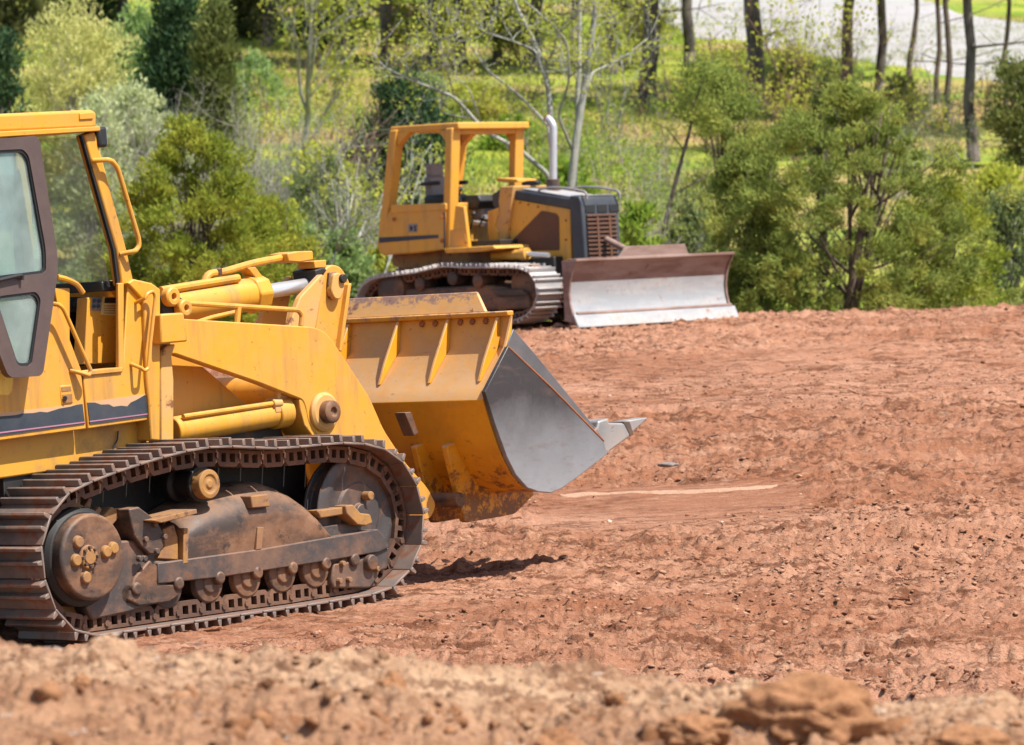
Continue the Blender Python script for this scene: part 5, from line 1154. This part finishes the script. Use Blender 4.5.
# ---- grass
def grass(name, x, y, hgt, wid, mat, per=4, spread=.18):
    n = len(x)*per; xx = np.repeat(x, per) + RNG.normal(size=n)*spread; yy = np.repeat(y, per) + RNG.normal(size=n)*spread; zz = height(xx, yy)
    h = np.repeat(np.broadcast_to(hgt, x.shape), per)*RNG.uniform(.5,1.3,n); a = RNG.uniform(0,3.14,n); lx, ly = RNG.normal(size=n)*.35*h, RNG.normal(size=n)*.35*h; wx, wy = np.cos(a)*wid, np.sin(a)*wid
    co = np.stack([np.stack([xx-wx, yy-wy, zz-.03],-1), np.stack([xx+wx, yy+wy, zz-.03],-1), np.stack([xx+lx, yy+ly, zz+h],-1)], 1)
    me = bpy.data.meshes.new(name); me.vertices.add(n*3); me.vertices.foreach_set('co', co.reshape(-1).astype(np.float32)); quads(me, np.arange(n*3).reshape(n,3)); return tag(link(name, me, mat), kind='stuff')
LM['grass'] = leaf_mat('hill_grass', ((.18,.29,.04), (.32,.38,.07), (.42,.40,.10)), .4); LM['straw'] = leaf_mat('dry_grass', ((.40,.33,.17), (.55,.47,.28), (.36,.34,.14)), .4); LM['litter'] = leaf_mat('leaf_litter', ((.26,.15,.08), (.40,.26,.15), (.46,.36,.20)), .2)
def hill_pts(n, y0, y1): y = RNG.uniform(y0, y1, n); x = RNG.uniform(-.15,.15,n)*y; return x, y
x, y = hill_pts(46000, 74, 165); k = fbm(x*.22, y*.13, 3, 91) > RNG.uniform(-.2,.35,len(x)); grass('hill_grass', x[k], y[k], .17, .022, LM['grass'])
x, y = hill_pts(9000, 74, 165); k = fbm(x*.2, y*.12, 3, 95) > RNG.uniform(-.1,.4,len(x)); grass('dry_hill_grass', x[k], y[k], .2, .018, LM['straw'])
x, y = hill_pts(15000, 76, 150); k = fbm(x*.15, y*.10, 3, 99) + .3*np.exp(-((y-118)/14)**2) > RNG.uniform(-.1,.4,len(x)); grass('leaf_litter', x[k], y[k], .06, .06, LM['litter'], 4, .4)
x = RNG.uniform(-12,12,5200); y = 62.2 + RNG.uniform(0,1,5200)**.7*9; k = (y > 64.5) | (x > 8); grass('weeds', x[k], y[k], .28, .016, LM['straw'], 5)
x = RNG.uniform(-12,12,4200); y = RNG.uniform(64,74,4200); grass('tall_grass', x, y, .38, .018, LM['grass'], 5)

# ---- undergrowth: the tangle of twigs and young leaves that covers the slope between the single shrubs
def undergrowth(n, y0, y1, u0, u1, seed, leaf, bark, hmin, hmax, per, l, w, names):
    y = RNG.uniform(y0, y1, n); u = RNG.uniform(u0, u1, n); k = fbm(u*.02+seed, y*.12, 3, seed) > -.12; y, u = y[k], u[k]; x = (u-W/2)/F*y; z = height(x, y)
    h = RNG.uniform(hmin, hmax, len(x)); C_ = []; b = MB()
    for i in range(len(x)):
        for j in range(5):
            d = np.array([RNG.normal()*.38, RNG.normal()*.38, 1.]); L_ = h[i]*RNG.uniform(.6,1.1); s = np.array([x[i]+RNG.normal()*.15, y[i]+RNG.normal()*.15, z[i]-.05]); e_ = s + d*L_
            q = curve(s, e_, -.03, 5, .07); b.tube([Vector(t) for t in q], .014, 4, .004)
            for r in range(2):
                s2 = np.array(q[RNG.integers(2,5)]); e2 = s2 + (unit(1)[0]+np.array([0,0,.5]))*L_*.3; b.tube([Vector(t) for t in curve(s2, e2, 0, 3)], .007, 3, .003); C_.append(e2)
            C_.append(e_); C_.append(np.array(q[3]))
    leaf_cloud(names[0], C_, .26, per, l, w, LM[leaf], None, axis=(0,90,-30), bias=.2)
    tag(bpy.data.objects[names[0]], kind='stuff')
    tag(limbs(names[1], [], BM[bark], None), kind='stuff') if not b.v else None
    me = bpy.data.meshes.new(names[1]); me.from_pydata(b.v, [], b.f); tag(link(names[1], me, BM[bark]), kind='stuff')
undergrowth(150, 70, 90, 225, 700, 3, 'fresh', 'grey', .5, 1.3, 9, .10, .05, ('undergrowth_leaves', 'undergrowth_twigs'))
undergrowth(120, 78, 118, 215, 690, 5, 'fresh', 'grey', .5, 1.5, 6, .10, .05, ('pale_undergrowth', 'pale_twigs'))
undergrowth(150, 95, 135, 230, 1030, 8, 'spring', 'rosy', .5, 1.7, 2, .12, .07, ('budding_undergrowth', 'rosy_undergrowth'))
undergrowth(70, 82, 112, 860, 1040, 9, 'juniper_grey', 'grey', .4, 1.2, 7, .10, .04, ('dry_undergrowth', 'dry_brush'))
undergrowth(170, 66, 96, 205, 400, 11, 'juniper_grey', 'grey', .7, 2.0, 8, .09, .03, ('brush_leaves', 'brush_twigs'))
undergrowth(80, 70, 104, 585, 700, 12, 'juniper_grey', 'grey', .5, 1.5, 4, .09, .035, ('thin_brush_leaves', 'thin_brush_twigs'))
